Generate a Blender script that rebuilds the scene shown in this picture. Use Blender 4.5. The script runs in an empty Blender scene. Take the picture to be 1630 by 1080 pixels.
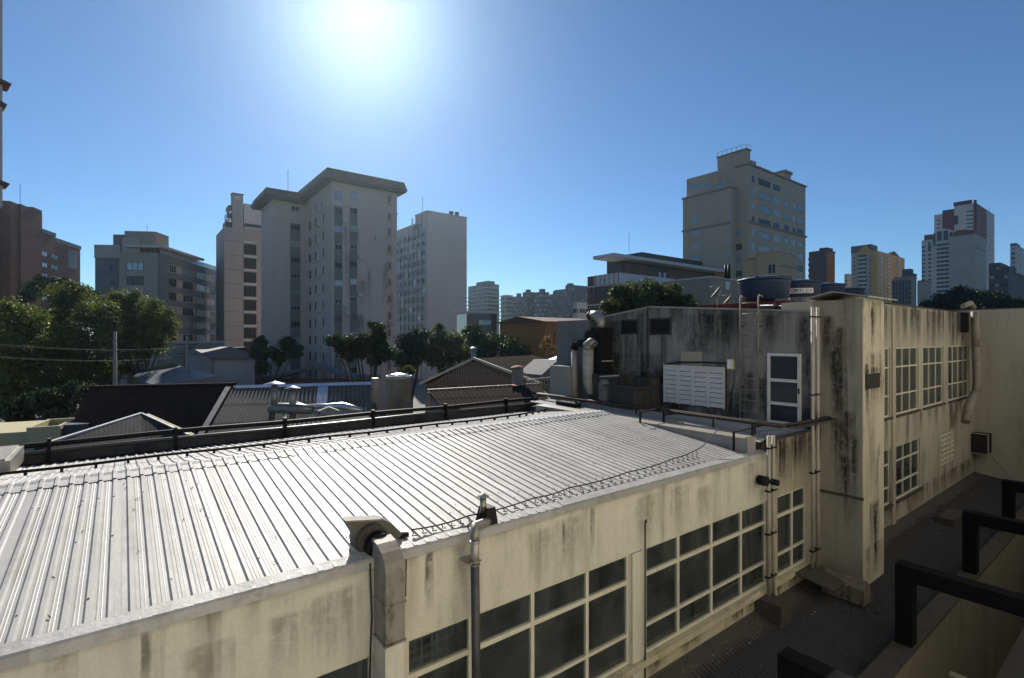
import bpy, math, random
import numpy as np
from mathutils import Matrix, Vector, Euler
random.seed(7)
rng = np.random.default_rng(11)
scene = bpy.context.scene
C = scene.collection
PI = math.pi

# ------------------------------------------------------------------ camera
# World axes follow the city grid: +X along the long roof, +Y across it; eye level is z = 0
PHI = math.radians(37.3)
FPX = 815.0
GZ = -12.5
cam_data = bpy.data.cameras.new('camera')
cam = bpy.data.objects.new('camera', cam_data)
C.objects.link(cam)
cam.location = (0, 0, 0)
cam.rotation_euler = (math.radians(90), 0, -PHI)
cam_data.sensor_width = 36
cam_data.lens = 18.0
cam_data.clip_start = 0.05
cam_data.clip_end = 6000
scene.camera = cam

# ------------------------------------------------------------------ sky, sun, exposure
SUN_AZ = math.radians(20.9)      # clockwise from +Y
SUN_EL = math.radians(32.3)
world = bpy.data.worlds.new('World')
scene.world = world
world.use_nodes = True
wn = world.node_tree.nodes; wl = world.node_tree.links
wn.clear()
sky = wn.new('ShaderNodeTexSky')
sky.sky_type = 'NISHITA'
sky.sun_disc = False
sky.sun_elevation = SUN_EL
sky.sun_rotation = SUN_AZ
sky.altitude = 1500
sky.air_density = 1.0
sky.dust_density = 0.25
sky.ozone_density = 8.0
bg = wn.new('ShaderNodeBackground')
bg.inputs['Strength'].default_value = 0.08
wo = wn.new('ShaderNodeOutputWorld')
wb = wn.new('ShaderNodeMix'); wb.data_type = 'RGBA'; wb.blend_type = 'MULTIPLY'; wb.inputs[0].default_value = 1.0
wb.inputs[7].default_value = (0.97, 1.0, 0.91, 1)      # uniform white balance of the sky
wl.new(sky.outputs[0], wb.inputs[6]); wl.new(wb.outputs[2], bg.inputs['Color'])
wl.new(bg.outputs[0], wo.inputs['Surface'])
sun_data = bpy.data.lights.new('sun', 'SUN')
sun_data.energy = 4.8
sun_data.angle = math.radians(0.55)
sun_data.color = (1.0, 0.94, 0.85)
sun = bpy.data.objects.new('sun', sun_data)
C.objects.link(sun)
_sd = Vector((math.sin(SUN_AZ)*math.cos(SUN_EL), math.cos(SUN_AZ)*math.cos(SUN_EL), math.sin(SUN_EL)))
sun.rotation_euler = _sd.to_track_quat('Z', 'Y').to_euler()
sun.location = (20, 40, 60)
scene.view_settings.view_transform = 'Standard'
scene.view_settings.look = 'None'
scene.view_settings.exposure = 0.6
scene.view_settings.gamma = 1
scene.view_settings.use_curve_mapping = False
scene.cycles.use_denoising = True
scene.cycles.max_bounces = 6
scene.cycles.transparent_max_bounces = 12
scene.cycles.sample_clamp_indirect = 6
scene.cycles.caustics_reflective = False
scene.cycles.caustics_refractive = False

# ------------------------------------------------------------------ survey helpers (measured bearings -> real points)
CP, SP = math.cos(PHI), math.sin(PHI)
def ray(px):
    t = (px-815)/FPX
    return (t*CP+SP, -t*SP+CP)
def zz(py, t): return -(py-540)/FPX*t
def onb(px, py, b):
    dx, dy = ray(px); t = b/dy
    return Vector((t*dx, b, zz(py, t)))
def ona(px, py, a):
    dx, dy = ray(px); t = a/dx
    return Vector((a, t*dy, zz(py, t)))
def ond(px, py, t):
    dx, dy = ray(px)
    return Vector((t*dx, t*dy, zz(py, t)))
def onz(px, py, z):
    t = -z*FPX/(py-540)
    dx, dy = ray(px)
    return Vector((t*dx, t*dy, z))
def A(px, b=5.78): return onb(px, 540, b).x
def Bq(px, a): return ona(px, 540, a).y

# ------------------------------------------------------------------ materials
MATS = {}
def nodes(name):
    m = bpy.data.materials.new(name); m.use_nodes = True
    nt = m.node_tree
    return m, nt, nt.nodes, nt.links, nt.nodes['Principled BSDF']
def lin(c):
    return tuple(c)+(1,) if len(c) == 3 else c
def noise(nt, scale, detail=5, rough=0.6, stretch=(1, 1, 1), coord=None, seed=0):
    n, l = nt.nodes, nt.links
    tc = n.new('ShaderNodeTexCoord')
    mp = n.new('ShaderNodeMapping')
    mp.inputs['Scale'].default_value = stretch
    mp.inputs['Location'].default_value = (seed*3.7, seed*1.9, seed*5.3)
    l.new(tc.outputs[coord or 'Object'], mp.inputs[0])
    t = n.new('ShaderNodeTexNoise')
    t.inputs['Scale'].default_value = scale
    t.inputs['Detail'].default_value = detail
    t.inputs['Roughness'].default_value = rough
    l.new(mp.outputs[0], t.inputs['Vector'])
    return t
def ramp(nt, src, a, b):
    r = nt.nodes.new('ShaderNodeMapRange')
    r.inputs['From Min'].default_value = a
    r.inputs['From Max'].default_value = b
    nt.links.new(src, r.inputs['Value'])
    return r.outputs[0]
def mixc(nt, f, c1, c2):
    m = nt.nodes.new('ShaderNodeMix'); m.data_type = 'RGBA'
    if isinstance(f, (int, float)): m.inputs[0].default_value = f
    else: nt.links.new(f, m.inputs[0])
    for k, c in ((6, c1), (7, c2)):
        if isinstance(c, tuple): m.inputs[k].default_value = lin(c)
        else: nt.links.new(c, m.inputs[k])
    return m.outputs[2]
def mul(nt, a, b, op='MULTIPLY'):
    m = nt.nodes.new('ShaderNodeMath'); m.operation = op; m.use_clamp = True
    for k, c in ((0, a), (1, b)):
        if isinstance(c, (int, float)): m.inputs[k].default_value = c
        else: nt.links.new(c, m.inputs[k])
    return m.outputs[0]
def bump(nt, src, bsdf, strength=0.3, dist=0.02):
    b = nt.nodes.new('ShaderNodeBump')
    b.inputs['Strength'].default_value = strength
    b.inputs['Distance'].default_value = dist
    nt.links.new(src, b.inputs['Height'])
    nt.links.new(b.outputs[0], bsdf.inputs['Normal'])

def plain(name, col, rough=0.7, metal=0.0, var=0.25, scale=3.0, bmp=0.15, spec=0.4):
    """colour with mottling and fine relief"""
    if name in MATS: return MATS[name]
    m, nt, n, l, p = nodes(name)
    t = noise(nt, scale, 6, 0.65)
    dark = tuple(c*(1-var) for c in col); lite = tuple(min(1, c*(1+var*0.6)) for c in col)
    l.new(mixc(nt, ramp(nt, t.outputs[0], 0.3, 0.7), dark, lite), p.inputs['Base Color'])
    p.inputs['Roughness'].default_value = rough
    p.inputs['Metallic'].default_value = metal
    p.inputs['Specular IOR Level'].default_value = spec
    if bmp: bump(nt, noise(nt, scale*14, 4).outputs[0], p, bmp, 0.01)
    MATS[name] = m
    return m
def grimy(name, col, dirt, amount=0.5, streak=6.0, patch=0.8, rough=0.85, spec=0.25, seed=0, mould=None, top=None, dark=(0.012, 0.012, 0.012), fine=0.5, low=None):
    """painted render with rain streaks and mould patches. top=(z_edge, reach): run-off staining that hangs from that edge"""
    if name in MATS: return MATS[name]
    m, nt, n, l, p = nodes(name)
    st = noise(nt, streak, 6, 0.6, (1, 1, 0.07), seed=seed)
    st2 = noise(nt, streak*3.3, 5, 0.7, (1, 1, 0.10), seed=seed+2)
    pa = noise(nt, patch, 7, 0.68, (1, 1, 0.7), seed=seed+1)
    fi = noise(nt, 22, 6, 0.7, seed=seed+3)
    f1 = mul(nt, ramp(nt, st.outputs[0], 0.44, 0.74), ramp(nt, pa.outputs[0], 0.42, 0.66))
    f2 = mul(nt, mul(nt, ramp(nt, st2.outputs[0], 0.52, 0.78), 0.5), ramp(nt, pa.outputs[0], 0.36, 0.6))
    f = mul(nt, mul(nt, f1, f2, 'ADD'), amount)
    if top:
        tc = n.new('ShaderNodeTexCoord'); sx = n.new('ShaderNodeSeparateXYZ')
        l.new(tc.outputs['Object'], sx.inputs[0])
        g = ramp(nt, sx.outputs[2], top[0]-top[1], top[0])
        g = mul(nt, g, ramp(nt, st.outputs[0], 0.35, 0.6))
        f = mul(nt, f, mul(nt, g, top[2] if len(top) > 2 else 0.6), 'ADD')
    c = mixc(nt, ramp(nt, fi.outputs[0], 0.3, 0.7), tuple(x*0.9 for x in col), tuple(min(1, x*1.06) for x in col))
    c = mixc(nt, f, c, dirt)
    if mould:
        mo = noise(nt, patch*1.7, 8, 0.75, (1, 1, 0.45), seed=seed+5)
        mf = mo.outputs[0]
        if low:   # damp and soot climbing from the foot of the wall
            tc2 = n.new('ShaderNodeTexCoord'); sx2 = n.new('ShaderNodeSeparateXYZ'); l.new(tc2.outputs['Object'], sx2.inputs[0])
            gl = ramp(nt, sx2.outputs[2], low[1], low[0])
            mf = mul(nt, mf, mul(nt, gl, low[2]), 'ADD')
        c = mixc(nt, mul(nt, ramp(nt, mf, mould, mould+0.16), 0.92), c, dark)
    l.new(c, p.inputs['Base Color'])
    p.inputs['Roughness'].default_value = rough
    p.inputs['Specular IOR Level'].default_value = spec
    bump(nt, fi.outputs[0], p, 0.25, 0.012)
    MATS[name] = m
    return m
def roofmetal(name, col, dirt, rough=0.42, metal=0.75, amt=0.35, seed=0):
    if name in MATS: return MATS[name]
    m, nt, n, l, p = nodes(name)
    st = noise(nt, 5, 6, 0.65, (1, 0.12, 1), seed=seed)
    pa = noise(nt, 0.9, 7, 0.7, (1, 0.5, 1), seed=seed+1)
    fi = noise(nt, 30, 4, 0.7, seed=seed+2)
    oi = n.new('ShaderNodeObjectInfo')
    f = mul(nt, mul(nt, ramp(nt, st.outputs[0], 0.45, 0.75), ramp(nt, pa.outputs[0], 0.3, 0.7)), amt)
    base = mixc(nt, oi.outputs['Random'], tuple(c*0.78 for c in col), tuple(c*1.05 for c in col))
    c = mixc(nt, f, base, dirt)
    c = mixc(nt, mul(nt, ramp(nt, fi.outputs[0], 0.62, 0.75), 0.35), c, dirt)
    l.new(c, p.inputs['Base Color'])
    p.inputs['Metallic'].default_value = metal
    r = nt.nodes.new('ShaderNodeMapRange')
    r.inputs['To Min'].default_value = rough-0.1; r.inputs['To Max'].default_value = rough+0.15
    l.new(pa.outputs[0], r.inputs['Value']); l.new(r.outputs[0], p.inputs['Roughness'])
    bump(nt, noise(nt, 7 if 'flash' in name else 2.5, 6, 0.65, seed=seed+7).outputs[0], p, 0.4 if 'flash' in name else 0.3, 0.03)
    MATS[name] = m
    return m
def glassmat(name, tint=(0.35, 0.4, 0.4), refl=0.08, rough=0.03):
    m, nt, n, l, p = nodes(name)
    n.remove(p)
    out = n['Material Output']
    tr = n.new('ShaderNodeBsdfTransparent'); tr.inputs[0].default_value = lin(tint)
    gl = n.new('ShaderNodeBsdfGlossy'); gl.inputs['Roughness'].default_value = rough
    gl.inputs[0].default_value = (0.9, 0.95, 0.95, 1)
    fr = n.new('ShaderNodeFresnel'); fr.inputs[0].default_value = 1.5
    f = mul(nt, fr.outputs[0], refl, 'ADD')
    di = n.new('ShaderNodeBsdfDiffuse'); di.inputs[0].default_value = (0.17, 0.185, 0.185, 1)
    dn = noise(nt, 2.5, 6, 0.7, (1, 1, 0.4))
    mx = n.new('ShaderNodeMixShader'); l.new(f, mx.inputs[0]); l.new(tr.outputs[0], mx.inputs[1]); l.new(gl.outputs[0], mx.inputs[2])
    m2 = n.new('ShaderNodeMixShader'); l.new(mul(nt, ramp(nt, dn.outputs[0], 0.25, 0.8), 0.32), m2.inputs[0])
    l.new(mx.outputs[0], m2.inputs[1]); l.new(di.outputs[0], m2.inputs[2])
    l.new(m2.outputs[0], out.inputs[0])
    MATS[name] = m
    return m
def foliage(name, c1, c2, c3, trans=0.35):
    m, nt, n, l, p = nodes(name)
    n.remove(p); out = n['Material Output']
    ge = n.new('ShaderNodeNewGeometry')
    cr = n.new('ShaderNodeValToRGB')
    cr.color_ramp.elements[0].color = lin(c1); cr.color_ramp.elements[1].color = lin(c3)
    e = cr.color_ramp.elements.new(0.55); e.color = lin(c2)
    pn = noise(nt, 0.45, 3, 0.6)
    f = mul(nt, mul(nt, ge.outputs['Random Per Island'], 0.6), mul(nt, ramp(nt, pn.outputs[0], 0.35, 0.65), 0.45), 'ADD')
    l.new(f, cr.inputs[0])
    di = n.new('ShaderNodeBsdfDiffuse'); tl = n.new('ShaderNodeBsdfTranslucent')
    l.new(cr.outputs[0], di.inputs[0])
    tcol = mixc(nt, 0.5, cr.outputs[0], (c3[0]*1.6, c3[1]*1.8, c3[2]*0.8))
    l.new(tcol, tl.inputs[0])
    mx = n.new('ShaderNodeMixShader'); mx.inputs[0].default_value = trans
    l.new(di.outputs[0], mx.inputs[1]); l.new(tl.outputs[0], mx.inputs[2])
    gl = n.new('ShaderNodeBsdfGlossy'); gl.inputs['Roughness'].default_value = 0.45
    gl.inputs[0].default_value = (0.5, 0.55, 0.45, 1)
    m2 = n.new('ShaderNodeMixShader'); m2.inputs[0].default_value = 0.06
    l.new(mx.outputs[0], m2.inputs[1]); l.new(gl.outputs[0], m2.inputs[2])
    l.new(m2.outputs[0], out.inputs[0])
    MATS[name] = m
    return m

BEIGE = (0.53, 0.505, 0.435)
M_beige = grimy('beige_render', BEIGE, (0.17, 0.155, 0.12), 0.75, 4.0, 0.8, top=(-2.65, 0.22, 0.25))
M_beige_sill = grimy('beige_sill', (0.44, 0.40, 0.29), (0.05, 0.048, 0.04), 0.9, 7, 1.3, seed=3, mould=0.62)
M_frame = grimy('beige_frame', (0.55, 0.52, 0.43), (0.12, 0.11, 0.09), 0.5, 12, 2, seed=4)
M_grimy = grimy('mouldy_render', (0.22, 0.215, 0.205), (0.030, 0.030, 0.032), 1.0, 2.4, 0.55, seed=6, mould=0.53, top=(0.95, 1.1, 0.6), low=(-2.4, -0.6, 0.14))
M_grimydark = grimy('mouldy_render_dark', (0.055, 0.055, 0.055), (0.015, 0.015, 0.016), 1.0, 3, 0.9, seed=9, mould=0.5)
M_dirtybeige = grimy('streaked_render', (0.36, 0.33, 0.25), (0.035, 0.034, 0.032), 1.0, 5.0, 1.1, seed=12, top=(-2.3, 1.1, 1.0))
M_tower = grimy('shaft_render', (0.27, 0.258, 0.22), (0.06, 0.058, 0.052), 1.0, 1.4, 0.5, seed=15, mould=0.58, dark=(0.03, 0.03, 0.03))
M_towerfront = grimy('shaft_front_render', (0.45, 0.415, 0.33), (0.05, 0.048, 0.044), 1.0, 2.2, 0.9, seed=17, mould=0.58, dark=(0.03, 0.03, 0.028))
M_right = grimy('right_render', (0.36, 0.34, 0.28), (0.06, 0.056, 0.048), 1.0, 3.0, 0.7, seed=19, top=(1.15, 1.5, 0.7), mould=0.63, dark=(0.04, 0.04, 0.035))
M_end = grimy('end_render', (0.32, 0.31, 0.26), (0.10, 0.095, 0.08), 0.8, 1.5, 0.5, seed=23, mould=0.66, dark=(0.06, 0.06, 0.05))
M_white = plain('white_paint', (0.52, 0.52, 0.51), 0.5, 0, 0.12, 4, 0.1)
M_roof = roofmetal('galvanised_roof', (0.36, 0.353, 0.34), (0.13, 0.122, 0.11), 0.55, 0.10, 0.9)
M_flash = roofmetal('flashing', (0.36, 0.355, 0.35), (0.12, 0.11, 0.10), 0.6, 0.1, 0.9, 4)
M_galv = roofmetal('old_galvanised', (0.34, 0.32, 0.28), (0.06, 0.05, 0.04), 0.45, 0.6, 0.9, 8)
M_steel = plain('stainless', (0.5, 0.5, 0.5), 0.32, 0.85, 0.15, 5, 0.05)
M_black = plain('black_metal', (0.012, 0.012, 0.013), 0.6, 0.1, 0.3, 8, 0.3, 0.15)
M_blackpaint = plain('black_beam_paint', (0.006, 0.006, 0.008), 0.95, 0, 0.3, 5, 0.3, 0.1)
M_darkpipe = plain('dark_pipe', (0.055, 0.055, 0.06), 0.4, 0.2, 0.3, 7, 0.1)
M_rust = plain('rusted_tray', (0.055, 0.043, 0.035), 0.8, 0.1, 0.6, 10, 0.5)
M_mossy = grimy('mossy_concrete', (0.055, 0.052, 0.046), (0.02, 0.02, 0.018), 0.9, 6, 2.5, seed=27, mould=0.58)
M_darkroof = grimy('dark_fibre_roof', (0.04, 0.04, 0.045), (0.018, 0.018, 0.02), 0.8, 5, 1.2, seed=29)
M_fibre = grimy('fibre_cement', (0.15, 0.135, 0.115), (0.06, 0.055, 0.05), 0.9, 4, 1.2, seed=31)
M_fibre2 = grimy('brown_fibre_cement', (0.042, 0.032, 0.027), (0.016, 0.013, 0.012), 0.8, 4, 1.0, rough=1.0, spec=0.03, seed=33)
M_greyroof = plain('grey_sheet_roof', (0.05, 0.048, 0.048), 1.0, 0.0, 0.25, 2, 0.1, 0.05)
M_brownroof = plain('dark_brown_roof', (0.03, 0.021, 0.019), 1.0, 0, 0.3, 1.2, 0.3, 0.05)
M_tank = plain('blue_tank', (0.012, 0.034, 0.08), 0.5, 0, 0.25, 2.5, 0.05)
M_tanklid = plain('blue_tank_lid', (0.02, 0.045, 0.085), 0.5, 0, 0.25, 2.5, 0.05)
M_red = plain('red_oxide', (0.13, 0.015, 0.012), 0.6, 0, 0.3, 4, 0.1)
M_interior = plain('interior_wall', (0.22, 0.21, 0.19), 0.9, 0, 0.2, 1, 0)
M_grille = plain('window_grille', (0.42, 0.43, 0.42), 0.6, 0.2, 0.2, 5, 0)
M_glass = glassmat('near_glass', (0.78, 0.82, 0.82), 0.04)
M_cable = plain('black_cable', (0.01, 0.01, 0.01), 0.6, 0, 0.2, 5, 0)
M_labelw = plain('label_white', (0.7, 0.7, 0.7), 0.5, 0, 0.1, 5, 0)
M_labelk = plain('label_black', (0.01, 0.01, 0.012), 0.5, 0, 0.1, 5, 0)
M_yellowed = plain('yellowed_plastic', (0.55, 0.50, 0.30), 0.6, 0, 0.3, 8, 0)
M_pvc = grimy('old_white_pipe', (0.36, 0.34, 0.29), (0.10, 0.07, 0.05), 0.9, 9, 2.5, seed=41, rough=0.6)
M_farglass = plain('far_glass', (0.022, 0.03, 0.042), 0.12, 0.0, 0.4, 0.7, 0, 0.35)
M_farglass2 = plain('far_glass_pale', (0.30, 0.34, 0.38), 0.2, 0.2, 0.4, 0.9, 0, 0.8)
M_bark = plain('bark', (0.05, 0.04, 0.032), 0.9, 0, 0.4, 4, 0.5)
M_concrete = plain('pale_concrete', (0.20, 0.195, 0.18), 0.85, 0, 0.2, 1.5, 0.2)

# ------------------------------------------------------------------ mesh builder
M_rduct = grimy('rusty_sheet_duct', (0.22, 0.205, 0.175), (0.05, 0.04, 0.03), 1.0, 7, 3.5, rough=0.55, seed=81, mould=0.55)
class MB:
    def __init__(s): s.v = []; s.f = []; s.m = []; s.k = 0; s.sm = []
    def mat(s, k): s.k = k; return s
    def add(s, vs, fs, smooth=False):
        o = len(s.v); s.v.extend([tuple(v) for v in vs])
        for f in fs:
            s.f.append(tuple(i+o for i in f)); s.m.append(s.k); s.sm.append(smooth)
        return s
    def box(s, x0, x1, y0, y1, z0, z1):
        if x0 > x1: x0, x1 = x1, x0
        if y0 > y1: y0, y1 = y1, y0
        if z0 > z1: z0, z1 = z1, z0
        v = [(x0,y0,z0),(x1,y0,z0),(x1,y1,z0),(x0,y1,z0),(x0,y0,z1),(x1,y0,z1),(x1,y1,z1),(x0,y1,z1)]
        return s.add(v, [(0,3,2,1),(4,5,6,7),(0,1,5,4),(1,2,6,5),(2,3,7,6),(3,0,4,7)])
    def frustum(s, b, t, z0, z1):
        """b, t = (x0,x1,y0,y1) at the bottom and at the top"""
        v = [(b[0],b[2],z0),(b[1],b[2],z0),(b[1],b[3],z0),(b[0],b[3],z0),(t[0],t[2],z1),(t[1],t[2],z1),(t[1],t[3],z1),(t[0],t[3],z1)]
        return s.add(v, [(0,3,2,1),(4,5,6,7),(0,1,5,4),(1,2,6,5),(2,3,7,6),(3,0,4,7)])
    def prism(s, pts, d):
        """closed polygon pts extruded by vector d"""
        n = len(pts); d = Vector(d)
        v = [Vector(p) for p in pts]; v = v+[p+d for p in v]
        fs = [tuple(range(n-1, -1, -1)), tuple(range(n, 2*n))]+[(i, (i+1) % n, n+(i+1) % n, n+i) for i in range(n)]
        return s.add(v, fs)
    def bar(s, p, q, w, h=None):
        p, q = Vector(p), Vector(q); h = h or w
        d = (q-p).normalized(); up = Vector((0,0,1)) if abs(d.z) < 0.9 else Vector((0,1,0))
        x = d.cross(up).normalized()*w/2; y = x.cross(d).normalized()*h/2
        v = [p-x-y, p+x-y, p+x+y, p-x+y, q-x-y, q+x-y, q+x+y, q-x+y]
        return s.add(v, [(0,1,2,3)[::-1],(4,5,6,7),(0,1,5,4),(1,2,6,5),(2,3,7,6),(3,0,4,7)])
    def tube(s, pts, r, n=8, cap=True):
        pts = [Vector(p) for p in pts]; m = len(pts)
        rs = r if isinstance(r, (list, tuple)) else [r]*m
        vs = []; ref = None
        for i, p in enumerate(pts):
            d = (pts[min(i+1, m-1)]-pts[max(i-1, 0)]).normalized()
            if ref is None:
                ref = Vector((0,0,1)) if abs(d.z) < 0.9 else Vector((1,0,0))
            x = (ref-d*ref.dot(d)).normalized(); ref = x; y = d.cross(x)
            for k in range(n):
                a = 2*PI*k/n
                vs.append(p+(x*math.cos(a)+y*math.sin(a))*rs[i])
        fs = [(i*n+k, i*n+(k+1) % n, (i+1)*n+(k+1) % n, (i+1)*n+k) for i in range(m-1) for k in range(n)]
        s.add(vs, fs, True)
        if cap:
            o = len(s.v)-n*m
            s.f.append(tuple(range(o+n-1, o-1, -1))); s.m.append(s.k); s.sm.append(False)
            s.f.append(tuple(range(o+n*(m-1), o+n*m))); s.m.append(s.k); s.sm.append(False)
        return s
    def lathe(s, c, prof, n=24):
        c = Vector(c); m = len(prof)
        vs = [c+Vector((r*math.cos(2*PI*k/n), r*math.sin(2*PI*k/n), z)) for r, z in prof for k in range(n)]
        fs = [(i*n+k, i*n+(k+1) % n, (i+1)*n+(k+1) % n, (i+1)*n+k) for i in range(m-1) for k in range(n)]
        s.add(vs, fs, True)
        o = len(s.v)-n*m
        s.f.append(tuple(range(o+n-1, o-1, -1))); s.m.append(s.k); s.sm.append(False)
        s.f.append(tuple(range(o+n*(m-1), o+n*m))); s.m.append(s.k); s.sm.append(False)
        return s
    def mesh(s, name, mats):
        me = bpy.data.meshes.new(name)
        me.from_pydata(s.v, [], s.f)
        for m in (mats if isinstance(mats, (list, tuple)) else [mats]): me.materials.append(m)
        if any(s.m): me.polygons.foreach_set('material_index', s.m)
        me.polygons.foreach_set('use_smooth', s.sm)
        me.update()
        return me
    def build(s, name, mats, parent=None, **kw):
        return link(name, s.mesh(name, mats), parent, **kw)

def link(name, me, parent=None, loc=None, rot=None, local=False, label=None, cat=None, group=None, kind=None):
    o = bpy.data.objects.new(name, me); C.objects.link(o)
    if loc is not None: o.location = loc
    if rot is not None: o.rotation_euler = rot
    if parent is not None:
        o.parent = parent
        if not local:
            o.matrix_parent_inverse = wm(parent).inverted()
    tag(o, label, cat, group, kind)
    return o
def wm(o):
    m = Matrix.LocRotScale(o.location, o.rotation_euler, None)
    if o.parent is not None: m = wm(o.parent) @ o.matrix_parent_inverse @ m
    return m
def tag(o, label=None, cat=None, group=None, kind=None):
    if label: o['label'] = label
    if cat: o['category'] = cat
    if group: o['group'] = group
    if kind: o['kind'] = kind
    return o
def thing(name, label, cat, loc=(0,0,0), rz=0, group=None):
    o = bpy.data.objects.new(name, None); C.objects.link(o)
    o.location = loc; o.rotation_euler = (0, 0, rz); o.empty_display_size = 0.3
    return tag(o, label, cat, group)
def copy_tree(o, parent=None):
    c = o.copy(); C.objects.link(c)
    if parent is not None: c.parent = parent
    for ch in o.children: copy_tree(ch, c)
    return c

# ================================================================== GROUND
g = MB()
g.add([(-2500,-2500,GZ),(2500,-2500,GZ),(2500,2500,GZ),(-2500,2500,GZ)], [(0,1,2,3)])
g.build('ground', grimy('ground_mat', (0.10, 0.10, 0.09), (0.05, 0.055, 0.04), 0.6, 0.3, 0.05), kind='structure')
def gsheet(name, pts, z, mat):
    b = MB(); b.add([(p[0], p[1], z) for p in pts], [tuple(range(len(pts)))])
    return b.build(name, mat, kind='structure')
M_asphalt = plain('asphalt', (0.05, 0.05, 0.052), 0.85, 0, 0.25, 1, 0.3)
gsheet('road', [(-60,30),(-47,30),(20,160),(8,160)], GZ+0.008, M_asphalt)
gsheet('pavement', [(-46.8,30),(-44,30),(23,160),(20.2,160)], GZ+0.12, M_concrete)

# ================================================================== ANNEX BUILDING (long roof)
BF = 5.78
annex = thing('annex_building', 'long cream low building with bright ribbed metal roof and strip windows in the foreground', 'building', (0, BF, GZ))
zE, zR, bR, bB = -2.57, -2.08, 10.1, 14.1
aL, aR = -4.2, 10.95
# fascia and wall pieces
w = MB()
w.box(aL, A(1220), BF, BF+0.22, -3.70, -2.66)
w.build('fascia_wall', M_beige, annex)
# bays from the measured mullions
bays = [
    dict(x=[A(380), A(490), A(596)], g=[]),
    dict(x=[A(646), A(751), A(850), A(937), A(1003)], g=[0, 1, 2, 3]),
    dict(x=[A(1028), A(1082), A(1135), A(1182), A(1221)], g=[0]),
    dict(x=[A(1238), A(1263), A(1284)], g=[]),
]
zT, z1, z2, zS = -3.70, -4.19, -5.10, -5.60
pil = [(A(596), A(646)), (A(1003), A(1028)), (A(1221), A(1238)), (A(1284), 14.6)]
for i, (p, q) in enumerate(pil):
    w = MB()
    if i == 2: w.box(p, q, BF+0.002, BF+0.22, -6.05, -3.71)
    elif i == 3: w.box(p, q, BF+0.012, BF+0.22, -6.3, -3.71)
    elif i == 1: w.box(p, q, BF+0.012, BF+0.2, -6.05, -3.71); w.box(p+0.03, q-0.10, BF-0.03, BF+0.01, -6.05, -3.71)
    else: w.box(p, q, BF+0.003, BF+0.22, -6.3, -3.71)
    w.build('pilaster', M_beige if i < 2 else M_dirtybeige, annex)
w = MB(); w.box(A(1220)+0.002, 14.6, BF+0.004, BF+0.2, -3.70, -2.36)
w.build('stained_wall', M_dirtybeige, annex, label='heavily rain-streaked end of the upper wall')
# sill ledge + sill wall, frames, panes
w = MB()
w.box(aL, A(1284), BF-0.10, BF+0.2, -5.72, -5.605)
w.build('sill_ledge', M_beige_sill, annex)
w = MB(); w.box(aL, A(1284), BF+0.0, BF+0.2, -6.25, -5.722)
w.build('sill_wall', M_beige_sill, annex)
for bi, by in enumerate(bays):
    xs = by['x']
    fr = MB()
    y0, y1 = BF+0.03, BF+0.11
    for k, x in enumerate(xs):
        hw = 0.032 if 0 < k < len(xs)-1 else 0.028
        xx = min(max(x, xs[0]+hw), xs[-1]-hw)
        fr.box(xx-hw, xx+hw, y0, y1, zS, zT)
    for z, hh in ((z1, 0.035), (z2, 0.026), (zT-0.02, 0.018), (zS+0.025, 0.024)):
        fr.box(xs[0]+0.01, xs[-1]-0.01, y0-0.006, y1+0.006, z-hh, z+hh)
    fr.build('window_frame', M_frame, annex)
    for k in range(len(xs)-1):
        for (za, zb) in ((zS+0.02, z2-0.02), (z2+0.02, z1-0.03), (z1+0.03, zT-0.02)):
            p = MB(); p.box(xs[k]+0.026, xs[k+1]-0.026, BF+0.065, BF+0.071, za, zb)
            o = p.build('pane', M_glass, annex)
    for k in by['g']:
        gx0, gx1 = xs[k]+0.05, xs[k+1]-0.03
        gr = MB()
        yb = BF+0.10
        wd = gx1-gx0
        zb0 = z1+0.04 if bi == 2 or k > 1 else z1-0.32
        for fx in (0.02, 0.25, 0.42, 0.50, 0.75, 0.97):
            gr.box(gx0+wd*fx-0.012, gx0+wd*fx+0.012, yb, yb+0.02, zb0, zT)
        zz_ = zb0+0.06
        while zz_ < zT-0.02:
            gr.box(gx0, gx1, yb+0.003, yb+0.017, zz_-0.009, zz_+0.009); zz_ += 0.13
        gr.build('window_grille', M_grille, annex)
# interior volume
w = MB()
w.box(aL, 14.0, 9.0, 9.15, -6.2, -3.3)
w.box(aL, 14.0, BF+0.23, 9.0, -6.35, -6.2)
w.box(aL, 14.0, BF+0.23, 9.0, -3.30, -3.2)
w.box(aL-0.1, aL, BF, 9.15, -6.35, -2.6); w.box(14.0, 14.1, BF+0.23, 9.15, -6.35, -2.9)
for x in (A(650)-0.3, A(1010)): w.box(x, x+0.12, BF+0.5, 9.0, -6.2, -3.3)
w.build('interior_shell', M_interior, annex)
# lower and back volume of the building
w = MB(); w.box(aL, 24.0, BF+0.23, bB+0.1, GZ, -6.36)
w.build('lower_storeys', M_end, annex)
w = MB(); w.box(aL, 14.0, bB-0.05, bB+0.15, -6.36, -2.62); w.build('rear_wall', M_grimydark, annex)
# window air-conditioner-like sign / sticker left out; a pale sheet pinned inside the last bay
w = MB(); w.box(A(1246), A(1255), BF+0.09, BF+0.094, -4.72, -4.5); w.build('pinned_paper', M_white, annex)

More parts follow.
